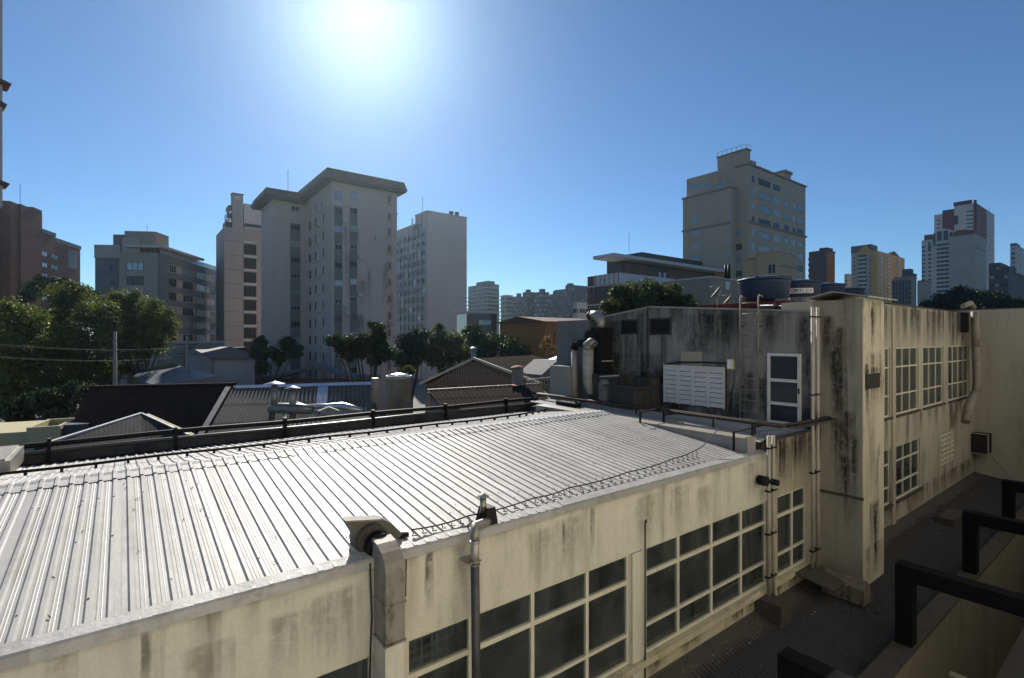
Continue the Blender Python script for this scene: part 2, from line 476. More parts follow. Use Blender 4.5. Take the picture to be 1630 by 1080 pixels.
# ribbed roof sheets
PITCH = 0.166
def rib_sheet_mesh(name, nribs, pitch, y0, z0, y1, z1, mats, h=0.020, top=0.034, foot=0.072, th=0.004, sub=6, x0=0.0, minor=True):
    prof = []
    for i in range(nribs):
        c = (i+0.5)*pitch
        prof += [(c-foot/2, 0), (c-top/2, h), (c+top/2, h), (c+foot/2, 0)]
        if minor and i < nribs-1 or minor:
            m_ = c+pitch/2
            if i < nribs-1: prof += [(m_-0.024, 0), (m_-0.019, 0.0035), (m_-0.010, 0.0035), (m_-0.005, 0), (m_+0.012, 0), (m_+0.016, 0.0025), (m_+0.022, 0)]
    prof = [(0, 0)]+prof+[(nribs*pitch+foot*0.5, 0)]
    prof = [(x+x0, z) for x, z in prof]
    b = MB(); n = len(prof); vs = []
    for j in range(sub+1):
        f = j/sub
        yy = y0+(y1-y0)*f; zc = z0+(z1-z0)*f + (random.uniform(-0.003, 0.003) if 0 < j < sub else 0)
        vs += [(x, yy, zc+z) for x, z in prof]
    fs = [(j*n+i, j*n+i+1, (j+1)*n+i+1, (j+1)*n+i) for j in range(sub) for i in range(n-1)]
    b.add(vs, fs)
    return b.mesh(name, mats)
NR = 6
SW = NR*PITCH
me_front = [rib_sheet_mesh('roof_sheet', NR, PITCH, BF-0.02, zE, bR, zR, M_roof, sub=14)]
me_back = [rib_sheet_mesh('roof_sheet', NR, PITCH, bR, zR, bB-1.9, zR-(zR-zE)*0.52, M_roof),
           rib_sheet_mesh('roof_sheet', NR, PITCH, bB-2.1, zR-(zR-zE)*0.475, bB, zE, M_roof)]
ns = int((aR-aL)/SW)+1
for i in range(ns):
    x = aR-(i+1)*SW
    for me in me_front+me_back:
        o = link('roof_sheet', me, annex, loc=(x, 0, random.uniform(0, 0.004)))
        o.rotation_euler = (0, random.uniform(-0.0015, 0.0015), random.uniform(-0.0008, 0.0008))
# ridge cap pieces, formed over the ribs
def ridge_mesh():
    b = MB(); prof = []
    n = 3
    for i in range(n):
        c = (i+0.5)*PITCH
        prof += [(c-0.034, 0.0), (c-0.018, 0.021), (c+0.018, 0.021), (c+0.034, 0.0)]
    prof = [(0, 0)]+prof+[(n*PITCH+0.02, 0)]
    sl = (zR-zE)/(bR-BF)
    rows = [(-0.36, 0.008, 1.0), (-0.12, 0.012, 1.0), (-0.05, 0.030, 0.6), (0.05, 0.030, 0.6), (0.10, 0.012, 1.0), (0.30, 0.008, 1.0)]
    vs = []
    for y, dz, k in rows:
        vs += [(x, bR+y, zR-abs(y)*sl+dz+z*k) for x, z in prof]
    m = len(prof)
    b.add(vs, [(j*m+i, j*m+i+1, (j+1)*m+i+1, (j+1)*m+i) for j in range(len(rows)-1) for i in range(m-1)])
    return b.mesh('ridge_cap', M_flash)
rme = ridge_mesh()
k = 0
x = aR-3*PITCH
while x > aL:
    link('ridge_cap', rme, annex, loc=(x, random.uniform(-0.012, 0.012), random.uniform(0.002, 0.008))); x -= 3*PITCH
# coping along the eave, in slightly uneven lengths
x = aL
while x < A(1217)-0.05:
    x2 = min(x+random.uniform(1.6, 2.3), A(1217))
    c = MB(); dz = random.uniform(-0.006, 0.008)
    c.prism([(x, BF-0.05, -2.67+dz), (x, BF-0.045, -2.575+dz), (x, BF-0.02, -2.555+dz), (x, BF+0.13, -2.525+dz), (x, BF+0.14, -2.56+dz), (x, BF-0.02, -2.59+dz), (x, BF-0.028, -2.67+dz)][::-1], (x2-x+0.02, 0, random.uniform(-0.006, 0.006)))
    c.build('coping', M_flash, annex); x = x2
# screws and debris on the roof: too small to pick apart
def roofz(b):
    s = (zR-zE)/(bR-BF)
    return zR-abs(b-bR)*s
sc = MB()
for i in range(ns*NR):
    cx = aR-(i+0.5)*PITCH
    for b_ in (6.35, 7.7, 9.0, 11.0, 12.6):
        if random.random() < 0.33:
            z = roofz(b_)+0.021; s_ = random.uniform(0.005, 0.009)
            sc.box(cx-s_, cx+s_, b_-s_, b_+s_, z, z+0.007)
sc.build('screw', M_black, annex, kind='stuff')
lt = MB()
for i in range(90):
    b_ = random.uniform(6.1, 9.8); a_ = random.uniform(-1, 10.5); z = roofz(b_)+0.012
    r = random.uniform(0.008, 0.03); an = random.uniform(0, PI)
    lt.bar((a_-r*math.cos(an), b_-r*math.sin(an), z), (a_+r*math.cos(an), b_+r*math.sin(an), z+0.01), random.uniform(0.004, 0.012), 0.006)
lt.build('fallen_twigs', M_bark, kind='stuff')

# raised end curb and second roof strip beside the upper block
c = MB(); c.box(11.06, 11.42, BF+0.1, 13.2, -2.9, -2.24); c.build('end_curb', plain('curb_paint', (0.24, 0.24, 0.245), 0.7, 0, 0.25, 2), annex)
c = MB(); c.box(11.03, 11.45, BF+0.08, 13.2, -2.238, -2.215); c.build('curb_coping', M_galv, annex)
me2 = rib_sheet_mesh('roof_sheet', 6, PITCH, BF+0.02, -2.33, 14.0, -2.20, M_roof)
for i in range(3): link('roof_sheet', me2, annex, loc=(11.45+i*6*PITCH, 0, 0.003*i))
c = MB(); c.box(11.45, 14.0, BF+0.22, 14.0, -2.7, -2.36); c.build('roof_deck', M_grimydark, annex)
c = MB(); c.box(A(1217), 14.1, BF-0.03, BF+0.03, -2.36, -2.30); c.build('coping', M_mossy, annex)

# bluish duct box at the far left of the back slope
d = MB(); p0 = onb(-30, 735, 13.2)
d.box(-2.6, -1.55, 12.4, 14.0, -2.42, -2.12)
d.box(-2.55, -1.62, 12.45, 13.95, -2.118, -2.09)
tag(d.build('metal_duct_box', M_galv), 'pale blue-grey sheet metal box at the left rear edge of the ribbed roof', 'duct box')

# rear parapet with two dark pipes and brackets
rp = thing('rear_pipe_run', 'long dark twin pipe run with brackets along the rear edge of the bright roof', 'pipe', (5, 14.35, -2.62))
b = MB(); b.tube([(x_, 14.30+0.01*math.sin(x_), -2.17+0.012*math.sin(x_*1.3)) for x_ in np.linspace(-4, 12.0, 30)], 0.055, 8); b.build('pipe', M_black, rp)
b = MB(); b.tube([(x_, 14.26, -2.33+0.012*math.sin(x_*0.9+1)) for x_ in np.linspace(-4, 12.0, 30)], 0.045, 8); b.build('pipe', M_darkpipe, rp)
bm = MB(); bm.box(-0.03, 0.03, 14.18, 14.36, -2.62, -2.06); mbk = bm.mesh('bracket', M_black)
for x_ in (-1.2, 1.0, 3.4, 5.8, 8.2, 10.6): link('bracket', mbk, rp, loc=(x_, 0, 0))
rw = MB(); rw.box(-4.0, 11.9, 14.25, 14.45, -2.62, -2.36); tag(rw.build('rear_parapet', M_grimydark), 'low blackened parapet behind the ribbed metal roof', 'parapet')
gt = MB(); gt.box(-4.0, 11.9, 14.12, 14.24, -2.62, -2.55); gt.build('gutter', M_black, annex)
# black pipe beyond the ridge
pp = thing('roof_pipe', 'thin black pipe resting on small feet just beyond the roof ridge', 'pipe', (4, 11.55, roofz(11.55)))
pts = [(x_, 11.5+max(0, (x_-9))*0.55, roofz(11.5+max(0, (x_-9))*0.55)+0.075+0.008*math.sin(2.3*x_)) for x_ in np.linspace(-3.5, 11.3, 34)]
b = MB(); b.tube(pts, 0.026, 8); b.build('pipe', M_black, pp)
f = MB(); f.box(-0.02, 0.02, -0.03, 0.03, -0.075, 0.0); fm = f.mesh('foot', M_black)
for i in range(1, 34): link('foot', fm, pp, loc=pts[i])

# cable strung above the eave on clips
cb = thing('strung_cable', 'black cable sagging on clips above the front eave of the bright roof', 'cable', (6, 6.1, roofz(6.1)))
cp = [onb(655, 876, 6.0), onb(745, 845, 6.0), onb(850, 812, 6.05), onb(905, 793, 6.1), onb(1000, 758, 6.15), onb(1070, 731, 6.2), onb(1115, 713, 6.25), onb(1142, 684, 6.4)]
for p in cp: p.z = max(p.z, roofz(p.y)+0.10)
fine = []
for i in range(len(cp)-1):
    for j in range(6):
        t = j/6; p = cp[i].lerp(cp[i+1], t); p.z -= 0.025*math.sin(PI*t); fine.append(p)
fine.append(cp[-1])
b = MB(); b.tube(fine, 0.011, 5); b.build('wire', M_cable, cb)
fm = None
for p in fine[:-7]:
    q = Vector((p.x, p.y, roofz(p.y)+0.02))
    f = MB(); f.tube([p, (p.x+0.02, p.y-0.02, (p.z+q.z)/2), (p.x+0.01, p.y, q.z), (p.x+0.07, p.y-0.02, q.z)], 0.008, 4); f.build('clip', M_cable, cb)

# ================================================================== LOWER DARK ROOF, PARAPET, PERGOLA
low = thing('lean_to_roof', 'dark corrugated low roof in the shaded alley between the cream walls', 'roof', (10, 4.6, -6.5))
mel = rib_sheet_mesh('roof_sheet', 8, 0.115, BF-0.02, -6.12, 3.52, -6.38, M_darkroof, h=0.030, top=0.03, foot=0.09, minor=False, sub=3)
x = 1.0
while x < 31:
    link('roof_sheet', mel, low, loc=(x, 0, random.uniform(0, 0.012)), rot=(0, 0, random.uniform(-0.004, 0.004))); x += 8*0.115
d = MB(); d.box(1, 31.0, 3.56, BF, -6.9, -6.45); d.build('roof_slab', M_mossy, low)
ap = MB()
for p_, q_ in ((1.0, 14.55), (16.2, 30.9)):
    ap.prism([(p_, BF-0.001, -6.02), (p_, BF-0.02, -6.04), (p_, BF-0.5, -6.17), (p_, BF-0.5, -6.21), (p_, BF-0.001, -6.21)], (q_-p_, 0, 0))
ap.build('flashing', grimy('old_flashing', (0.06, 0.057, 0.053), (0.03, 0.03, 0.028), 0.9, 5, 2, seed=51), low)
wl_ = MB(); wl_.tube([onb(1034-150, 1170, BF-0.03)-Vector((0,0,0)), (A(1162), BF-0.03, -6.0)], 0.012, 5)
db = MB()
for i in range(150):
    a_ = random.choice([random.uniform(6, 14.4), random.uniform(16.3, 28)]); b_ = BF-abs(random.gauss(0.25, 0.35))
    if b_ < 3.6: continue
    z = -6.06-(BF-b_)*0.11; s_ = random.uniform(0.008, 0.028)
    db.add([(a_-s_, b_, z), (a_, b_-s_, z+0.01), (a_+s_, b_, z+0.015), (a_, b_+s_, z+0.01)], [(0,1,2,3)])
tag(db.build('roof_litter', plain('pale_litter', (0.18, 0.17, 0.15), 0.8, 0, 0.4, 9, 0)), kind='stuff')

par = thing('alley_parapet', 'mossy dark-topped parapet wall below the black pergola frames', 'parapet', (14, 3.4, -9.6))
d = MB(); d.box(0, 31.0, 3.24, 3.52, -9.6, -6.16); d.build('wall', grimy('well_render', (0.17, 0.16, 0.125), (0.05, 0.047, 0.04), 0.9, 2.5, 0.7, seed=91), par)
d = MB(); d.box(0, 31.0, 3.20, 3.56, -6.158, -6.08); d.build('coping', M_mossy, par)
gsheet('terrace_floor', [(-2, 0.2), (31, 0.2), (31, 3.24), (-2, 3.24)], -9.6, plain('terrace_tiles', (0.16, 0.155, 0.15), 0.7, 0, 0.2, 2, 0.1))
pos_words = ['nearest black pergola frame, cut by the bottom edge of the picture', 'second black pergola frame, standing beside the beige ventilation shaft foot', 'third black pergola frame along the alley parapet', 'farthest black pergola frame near the end wall']
for i, a_ in enumerate((7.45, 12.35, 17.5, 22.3)):
    pg = thing('pergola_frame', pos_words[i], 'pergola', (a_+0.14, 3.38, -6.08), 0, 'black pergola frames over the light well')
    d = MB(); d.box(a_, a_+0.30, 3.24, 3.52, -6.08, -4.80); d.build('post', M_blackpaint, pg)
    d = MB(); d.box(a_, a_+0.30, 0.02, 3.521, -4.80, -4.5); d.build('beam', M_blackpaint, pg)
cbm = MB(); cbm.box(11.2, 11.5, 0.1, 3.24, -7.9, -7.5); cbm.box(16.4, 16.7, 0.1, 3.24, -7.9, -7.5)
cbm = MB(); cbm.box(12.4, 12.75, 0.1, 3.235, -8.3, -7.3)
tag(cbm.build('cross_beam', M_blackpaint), 'thick dark beam crossing the light well beneath the pergola frames', 'beam')
tw = MB(); tw.box(14.9, 15.1, 0.1, 3.235, -9.59, -7.6)
tag(tw.build('terrace_divider', M_end), 'beige divider wall in the light well below the pergola', 'wall')
# the building the picture is taken from (behind the camera; seen mirrored in the windows)
own = thing('facing_building', 'cream wall with rows of windows facing the alley, mirrored in the strip windows', 'building', (14, -0.6, GZ))
d = MB(); d.box(-3.5, 32, -8, -0.35, GZ, 7.5); d.build('wall', plain('own_cream', (0.72, 0.67, 0.54), 0.8, 0, 0.1, 1), own)
wmesh = MB(); wmesh.box(0, 1.5, -0.349, -0.33, 0, 1.3); wmesh.mat(1); 
for xx in (0, 0.48, 0.98, 1.46): wmesh.box(xx, xx+0.04, -0.33, -0.29, 0, 1.3)
for zz_ in (0, 0.4, 0.8, 1.26): wmesh.box(0.04, 1.46, -0.329, -0.292, zz_, zz_+0.04)
wmm = wmesh.mesh('window', [M_farglass, M_frame])
for a_ in range(2, 31, 3):
    for z_ in (-8.2, -4.9, 1.7, 4.8):
        link('window', wmm, own, loc=(a_, 0, z_))

def stainmat(name, col, thr=0.35, amt=0.9, sx=7):
    m, nt, n, l, p = nodes(name)
    tc = n.new('ShaderNodeTexCoord'); sp = n.new('ShaderNodeSeparateXYZ'); l.new(tc.outputs['UV'], sp.inputs[0])
    wv = noise(nt, 3.0, 4, 0.6, (1, 1, 0.6)); 
    a = mul(nt, sp.outputs[0], mul(nt, ramp(nt, wv.outputs[0], 0.2, 0.8), 0.3), 'ADD'); a = mul(nt, a, 0.15, 'SUBTRACT')
    b = mul(nt, 1.0, a, 'SUBTRACT'); ac = mul(nt, mul(nt, a, b), 1.0); ax4 = nt.nodes.new('ShaderNodeMath'); ax4.operation = 'MULTIPLY'; ax4.inputs[1].default_value = 4.0; l.new(ac, ax4.inputs[0])
    top = ramp(nt, sp.outputs[1], 1.0, 0.93); bot = ramp(nt, sp.outputs[1], 0.0, 0.75)
    st = noise(nt, sx, 6, 0.65, (1, 1, 0.06), seed=3); fi = noise(nt, 9, 6, 0.7, seed=4)
    f = mul(nt, mul(nt, ramp(nt, st.outputs[0], thr, thr+0.25), ramp(nt, fi.outputs[0], 0.25, 0.55)), mul(nt, mul(nt, ramp(nt, ax4.outputs[0], 0.15, 0.9), mul(nt, top, bot)), amt))
    p.inputs['Base Color'].default_value = lin(col); p.inputs['Roughness'].default_value = 0.9; p.inputs['Specular IOR Level'].default_value = 0.2
    l.new(f, p.inputs['Alpha'])
    MATS[name] = m; return m
S_dark = stainmat('dark_stain', (0.025, 0.024, 0.022), 0.35, 0.72); S_soft = stainmat('soft_stain', (0.16, 0.15, 0.12), 0.3, 0.34, 11); S_light = stainmat('lime_stain', (0.36, 0.355, 0.33), 0.38, 0.75, 9)
S_far = stainmat('far_rain_mark', (0.16, 0.135, 0.12), 0.3, 0.4, 2.5)
def stain(parent, face, u0, u1, z0, z1, at, mat, name='water_stain'):
    """a thin weather mark lying 2 mm proud of a wall: face 'b' at Y = at, face 'a' at X = at"""
    me = bpy.data.meshes.new(name)
    v = [(u0, at, z0), (u1, at, z0), (u1, at, z1), (u0, at, z1)] if face == 'b' else [(at, u1, z0), (at, u0, z0), (at, u0, z1), (at, u1, z1)]
    me.from_pydata(v, [], [(0, 1, 2, 3)]); uv = me.uv_layers.new(name='uv')
    for i_, c_ in enumerate(((0, 0), (1, 0), (1, 1), (0, 1))): uv.data[i_].uv = c_
    me.materials.append(mat); return link(name, me, parent)
for px_, w_, zt__, zb__, m__ in ((232, 0.10, -2.67, -3.65, S_dark), (95, 0.25, -2.67, -3.1, S_soft), (330, 0.5, -2.95, -3.69, S_soft), (455, 0.45, -2.9, -3.69, S_soft), (530, 0.7, -2.8, -3.69, S_soft), (682, 0.14, -2.67, -3.5, S_dark), (735, 0.3, -2.68, -3.69, S_soft),
        (860, 0.55, -2.8, -3.69, S_soft), (905, 0.6, -2.75, -3.69, S_soft), (898, 0.10, -2.8, -3.6, S_dark), (943, 0.13, -2.67, -3.55, S_dark), (1030, 0.8, -2.75, -3.69, S_soft), (1080, 0.7, -2.75, -3.69, S_soft), (1120, 0.6, -2.9, -3.69, S_soft), (1195, 0.7, -2.7, -3.6, S_soft)):
    stain(annex, 'b', A(px_)-w_/2, A(px_)+w_/2, zb__, zt__, BF-0.003, m__)
for k_ in range(7):
    a__ = 12.25+0.26*k_; stain(annex, 'b', a__, a__+0.34, -3.68, -2.37-0.1*(k_ % 2), BF+0.0005, S_dark)
rs_ = random.Random(5)
for k_ in range(16):
    a__ = rs_.uniform(0, 13.5); stain(annex, 'b', a__, a__+rs_.uniform(0.3, 0.9), -6.05, -5.73, BF-0.003, S_dark)
# ================================================================== UPPER BLOCK with mouldy wall
AW = 14.0
ub = thing('mouldy_upper_block', 'blackened mouldy rooftop block with ladder, white door and slatted vent', 'building', (AW, 9, -2.3))
pk = ona(1035, 490, AW); rgt = ona(1290, 497, AW); lft = ona(955, 507, AW)
w = MB()
prof = [(AW, BF, -2.36), (AW, BF, rgt.z), (AW, pk.y, pk.z), (AW, lft.y, lft.z), (AW, lft.y, -2.36)]
w.prism(prof, (1.88, 0, 0)); w.build('wall', M_grimy, ub)
w = MB(); w.box(15.885, 23.8, 11.82, lft.y, -2.36, 0.8); w.build('rear_volume', M_grimydark, ub)
# parapet flashing in lengths
def strip(p, q, name, mat, par_, w_=0.14, h_=0.05):
    s_ = MB(); s_.bar((p[0]+0.03, p[1], p[2]+h_/2), (q[0]+0.03, q[1], q[2]+h_/2), w_, h_); return s_.build(name, mat, par_)
n_ = 5
for i in range(n_):
    p_ = Vector((AW, BF, rgt.z)).lerp(Vector((AW, pk.y, pk.z)), i/n_); q_ = Vector((AW, BF, rgt.z)).lerp(Vector((AW, pk.y, pk.z)), (i+1)/n_-0.004)
    strip(p_, q_, 'coping', M_galv, ub)
strip((AW, pk.y, pk.z), (AW, lft.y, lft.z), 'coping', M_galv, ub)
# corner drain pipe at the peak
d = MB(); p_ = ona(1030, 488, AW-0.06); q_ = ona(1022, 597, AW-0.06)
d.tube([p_, (p_.x, p_.y-0.02, -0.5), (AW-0.06, p_.y+0.05, -1.25)], 0.03, 6); tag(d.build('drain_pipe', M_rust), 'thin rusty drain pipe down the middle of the mouldy rooftop wall', 'pipe')
def wallrect(x0, x1, y0, y1, a=AW):
    p_ = ona(x0, y0, a); q_ = ona(x1, y1, a)
    pm = ona((x0+x1)/2, y0, a); qm = ona((x0+x1)/2, y1, a)
    return q_.y, p_.y, qm.z, pm.z     # b0,b1,z0,z1
# two dark vent windows
for (x0, x1, y0, y1) in ((990, 1015, 511, 530), (1036, 1067, 509, 531)):
    b0, b1, z0, z1_ = wallrect(x0, x1, y0, y1)
    d = MB(); d.box(AW-0.03, AW+0.02, b0-0.05, b1+0.05, z0-0.06, z0); d.box(AW-0.03, AW+0.02, b0-0.05, b1+0.05, z1_, z1_+0.05)
    d.box(AW-0.03, AW+0.02, b0-0.05, b0, z0, z1_); d.box(AW-0.03, AW+0.02, b1, b1+0.05, z0, z1_)
    fo = d.build('window', M_grimydark, ub)
    d = MB(); d.box(AW-0.012, AW-0.004, b0, b1, z0, z1_); d.build('pane', M_black, fo)
# slatted white vent: 4 columns
b0, b1, z0, z1_ = wallrect(1060, 1157, 585, 644)
lv = thing('slatted_vent', 'white framed vent of four columns of slats low on the mouldy wall', 'vent', (AW-0.15, (b0+b1)/2, z0))
z1_ = -0.87; z0 = -2.03
d = MB(); d.box(AW-0.10, AW-0.001, b0, b1, z0, z1_); d.build('backing', plain('vent_back', (0.06, 0.06, 0.06), 0.8), lv)
d = MB(); cw = (b1-b0)/4
for k in range(5):
    d.box(AW-0.14, AW-0.101, b0+cw*k-(0.05 if k else 0), b0+cw*k+(0.05 if k < 4 else 0), z0, z1_)
d.box(AW-0.141, AW-0.1, b0, b1, z1_, z1_+0.05); 
d.build('frame', M_white, lv)
for k in range(4):
    for j in range(8):
        zc = z0+0.02+(z1_-z0)*j/8
        s_ = MB(); s_.prism([(AW-0.135, b0+cw*k+0.055, zc), (AW-0.108, b0+cw*k+0.055, zc+0.125), (AW-0.102, b0+cw*k+0.055, zc+0.125), (AW-0.125, b0+cw*k+0.055, zc)], (0, cw-0.11, 0))
        s_.build('slat', M_white, lv)
# dark seam and bare-render patch over the vent
d = MB(); bb0, bb1, zb0, zb1 = wallrect(1084, 1118, 560, 584); d.box(AW-0.012, AW-0.001, bb0, bb1, zb0, zb1)
d.build('render_patch', grimy('bare_patch', (0.30, 0.28, 0.23), (0.1, 0.1, 0.09), 0.6, 5, 1), ub)
d = MB(); p_ = ona(1056, 582, AW-0.04); 
d.tube([ona(1054, 612, AW-0.04), ona(1054, 590, AW-0.04), ona(1060, 580, AW-0.04), ona(1080, 577, AW-0.04), ona(1120, 577, AW-0.04), ona(1160, 579, AW-0.04)], 0.03, 6)
tag(d.build('insulated_pipe', M_cable), 'black insulated pipe curving over the slatted white vent', 'pipe')
# junction box
bb0, bb1, zb0, zb1 = wallrect(1160, 1170, 572, 588); jb = thing('junction_box', 'small yellowed electrical box on the wall right of the slatted vent', 'electrical box', (AW, bb0, zb0))
d = MB(); d.box(AW-0.10, AW-0.001, bb0, bb1, zb0, zb1); d.build('case', M_yellowed, jb)
d = MB(); d.box(AW-0.112, AW-0.101, bb0+0.02, bb1-0.02, zb0+0.03, zb1-0.03); d.build('lid', M_labelw, jb)
d = MB(); d.tube([ona(1169, 588, AW-0.05), ona(1168, 610, AW-0.05), ona(1163, 635, AW-0.05), ona(1160, 658, AW-0.05)], 0.012, 5); d.build('cord', M_cable, jb)
# ladder
ld = thing('wall_ladder', 'rusty galvanised ladder fixed to the mouldy wall left of the white door', 'ladder', (AW-0.2, Bq(1192, AW), -2.3))
zt = 1.15
for px in (1178, 1207):
    bb = Bq(px, AW-0.18)
    d = MB(); d.tube([(AW-0.18, bb, -2.28), (AW-0.18, bb, zt), (AW-0.1, bb, zt+0.06), (AW+0.05, bb, zt+0.02)], 0.020, 8); d.build('rail', M_rduct, ld)
b1_, b0_ = Bq(1178, AW-0.18), Bq(1207, AW-0.18)
for j in range(11):
    zr = -2.0+j*0.30
    d = MB(); d.tube([(AW-0.18, b0_, zr), (AW-0.18, b1_, zr)], 0.014, 6); d.build('rung', M_rduct, ld)
for zr in (-1.35, 0.35):
    for bb in (b0_, b1_):
        d = MB(); d.bar((AW-0.18, bb, zr), (AW, bb, zr), 0.03); d.build('bracket', M_black, ld)
# white door leaf with three glazed panels
b0, b1, _, _ = wallrect(1223, 1276, 563, 680); z0, z1_ = -2.3, -0.38
dr = thing('white_glazed_door', 'white framed door with three glass panels at the right end of the mouldy wall', 'door', (AW, (b0+b1)/2, z0))
d = MB(); t_ = 0.075
d.box(AW-0.07, AW-0.002, b0, b0+t_, z0, z1_); d.box(AW-0.07, AW-0.002, b1-t_, b1, z0, z1_)
d.box(AW-0.068, AW-0.002, b0+t_, b1-t_, z1_-t_, z1_); d.box(AW-0.068, AW-0.002, b0+t_, b1-t_, z0, z0+0.11)
d.build('frame', M_white, dr)
for zr in (-1.10, -1.72):
    d = MB(); d.box(AW-0.066, AW-0.002, b0+t_, b1-t_, zr-0.04, zr+0.04); d.build('rail', M_white, dr)
for (za, zb) in ((z0+0.11, -1.76), (-1.68, -1.14), (-1.06, z1_-t_)):
    d = MB(); d.box(AW-0.03, AW-0.022, b0+t_, b1-t_, za, zb); d.build('pane', M_farglass, dr)
d = MB(); d.box(AW-0.10, AW-0.07, b0+0.02, b0+0.05, -1.42, -1.28); d.build('handle', M_black, dr)

# darker annex further left with ducts
ow = thing('rear_grey_block', 'plain grey-blue rendered block behind the fans left of the mouldy wall', 'building', (13, 15, -2.5))
p_ = ond(886, 512, 19.6); 
w = MB(); xq = ona(886, 512, 13.2); w.box(13.2, 17.0, Bq(938, 13.2), Bq(886, 13.2), -6, zz(511, 13.2/ray(900)[0])); w.build('wall', grimy('bluegrey_render', (0.15, 0.155, 0.16), (0.05, 0.05, 0.055), 0.8, 4, 1, seed=61), ow)
sb = MB(); sb.box(12.6, 13.1, Bq(905, 12.6), Bq(876, 12.6), -2.3, zz(583, 12.6/ray(890)[0]))
sb.box(12.55, 12.62, Bq(887, 12.6), Bq(877, 12.6), -2.3, zz(588, 12.6/ray(882)[0]))
tag(sb.build('plant_cabinet', grimy('cabinet_paint', (0.24, 0.26, 0.25), (0.07, 0.07, 0.07), 0.7, 5, 2, seed=63)), 'squat grey-green cabinet at the end of the pipe tray', 'cabinet')
# dark plant pit wall
w = MB(); w.box(AW-0.5, AW-0.002, Bq(1052, AW)+0.02, lft.y-0.02, -2.35, zz(598, AW/ray(1000)[0]))
w.build('plinth', M_grimydark, ub)
for px0_, px1_, y0_, y1_, m__ in ((985, 1022, 532, 600, S_dark), (998, 1012, 532, 590, S_light), (1034, 1050, 533, 596, S_light), (1050, 1064, 533, 600, S_dark), (1068, 1078, 512, 560, S_light), (1085, 1160, 498, 560, S_dark), (1120, 1175, 500, 570, S_dark),
        (1210, 1240, 500, 560, S_dark), (1245, 1262, 500, 555, S_light), (1264, 1290, 498, 680, S_dark), (1205, 1222, 600, 680, S_dark), (960, 990, 508, 600, S_dark), (1010, 1034, 495, 600, S_dark), (1162, 1180, 590, 655, S_light), (1180, 1210, 590, 668, S_dark), (950, 1055, 560, 640, S_dark), (1000, 1075, 590, 645, S_dark), (1150, 1222, 625, 668, S_dark), (1276, 1292, 560, 690, S_dark)):
    q0_, q1_, zb__, zt__ = Bq(px1_, AW), Bq(px0_, AW), ona((px0_+px1_)/2, y1_, AW).z, ona((px0_+px1_)/2, y0_, AW).z
    stain(ub, 'a', q0_, q1_, max(zb__, -2.3), zt__, AW-0.0015-0.0006*rs_.randint(0, 3), m__)
# white vertical duct with elbow
wd = thing('white_duct', 'old white round duct with sagging lower end left of the mouldy wall', 'duct', tuple(onb(937, 625, 12.9)))
def P(px, py, a=12.9): return ona(px, py, a)
d = MB(); d.tube([P(936, 557), P(936, 590), P(937, 612), P(940, 628)], [0.2, 0.19, 0.18, 0.11], 14); d.build('pipe', M_pvc, wd)
for y_ in (566, 579, 590, 602):
    d = MB(); c_ = P(936, y_); d.tube([c_-Vector((0,0,0.012)), c_+Vector((0,0,0.012))], 0.205, 14); d.build('band', M_galv, wd)
d = MB(); d.tube([P(936, 558), P(937, 549), P(942, 545), P(947, 548)], [0.2, 0.2, 0.17, 0.13], 10); d.build('elbow', M_galv, wd)
vp_ = thing('grimy_vent_pipe', 'thin grimy beige vent pipe with dark horizontal arm beside the white duct', 'pipe', tuple(P(915, 640)))
d = MB(); d.tube([P(915, 645), P(914, 555)], 0.11, 10); d.build('pipe', M_pvc, vp_)
d = MB(); d.tube([P(914, 556), P(916, 548), P(933, 546)], 0.13, 10); d.build('arm', M_black, vp_)
ed = thing('galvanised_elbow_duct', 'crumpled galvanised elbow duct rising above a black fan box', 'duct', tuple(P(956, 570, 13.3)))
d = MB(); d.tube([P(957, 528, 13.3), P(957, 512, 13.3), P(951, 503, 13.3), P(941, 502, 13.3)], [0.14, 0.16, 0.2, 0.16], 12); d.build('elbow', M_galv, ed)
d = MB(); d.tube([P(942, 502, 13.28), P(937.5, 503, 13.28)], [0.17, 0.14], 12); d.build('mouth', M_black, ed)
d = MB(); q_ = P(957, 570, 13.3); d.box(13.1, 13.6, q_.y-0.22, q_.y+0.28, -1.3, zz(522, 13.3/ray(957)[0])); d.build('fan_box', M_black, ed)
d = MB(); q_ = P(940, 535, 13.1); d.tube([(13.0, q_.y, q_.z), (13.5, q_.y, q_.z)], 0.2, 12); d.build('fan_housing', M_black, ed)
d = MB(); q_ = P(972, 615, 13.3)
d.box(12.9, 13.6, Bq(1000, 13.3), Bq(950, 13.3), -2.3, zz(596, 13.3/ray(975)[0]))
tag(d.build('plant_cabinet', M_grimydark), 'soot-black equipment box under the elbow duct', 'cabinet')
ba = MB(); ba.lathe((13.0, Bq(965, 13.0), -2.28), [(0.24, 0), (0.26, 0.2), (0.26, 0.75), (0.2, 0.9), (0.05, 0.95)], 16)
tag(ba.build('gas_drum', grimy('sooty_white', (0.22, 0.21, 0.19), (0.02, 0.02, 0.02), 1, 4, 2, seed=66, mould=0.5)), 'soot-streaked drum standing on the roof below the mouldy wall', 'drum')
pl = MB(); pl.box(12.7, 13.5, Bq(1025, 13.2), Bq(985, 13.2), -2.3, -1.55); pl.box(12.6, 13.55, Bq(1030, 13.2), Bq(980, 13.2), -1.55, -1.5)
tag(pl.build('machine_bench', M_grimydark), 'blackened bench with flat top against the mouldy wall', 'bench')
rs = MB(); rs.bar(P(955, 600, 12.8), P(985, 598, 12.8), 0.05); rs.bar(P(962, 575, 12.9), P(972, 575, 12.9), 0.25, 0.04)
tag(rs.build('loose_pipe', M_pvc), 'short pale loose pipe lying by the black equipment box', 'pipe')

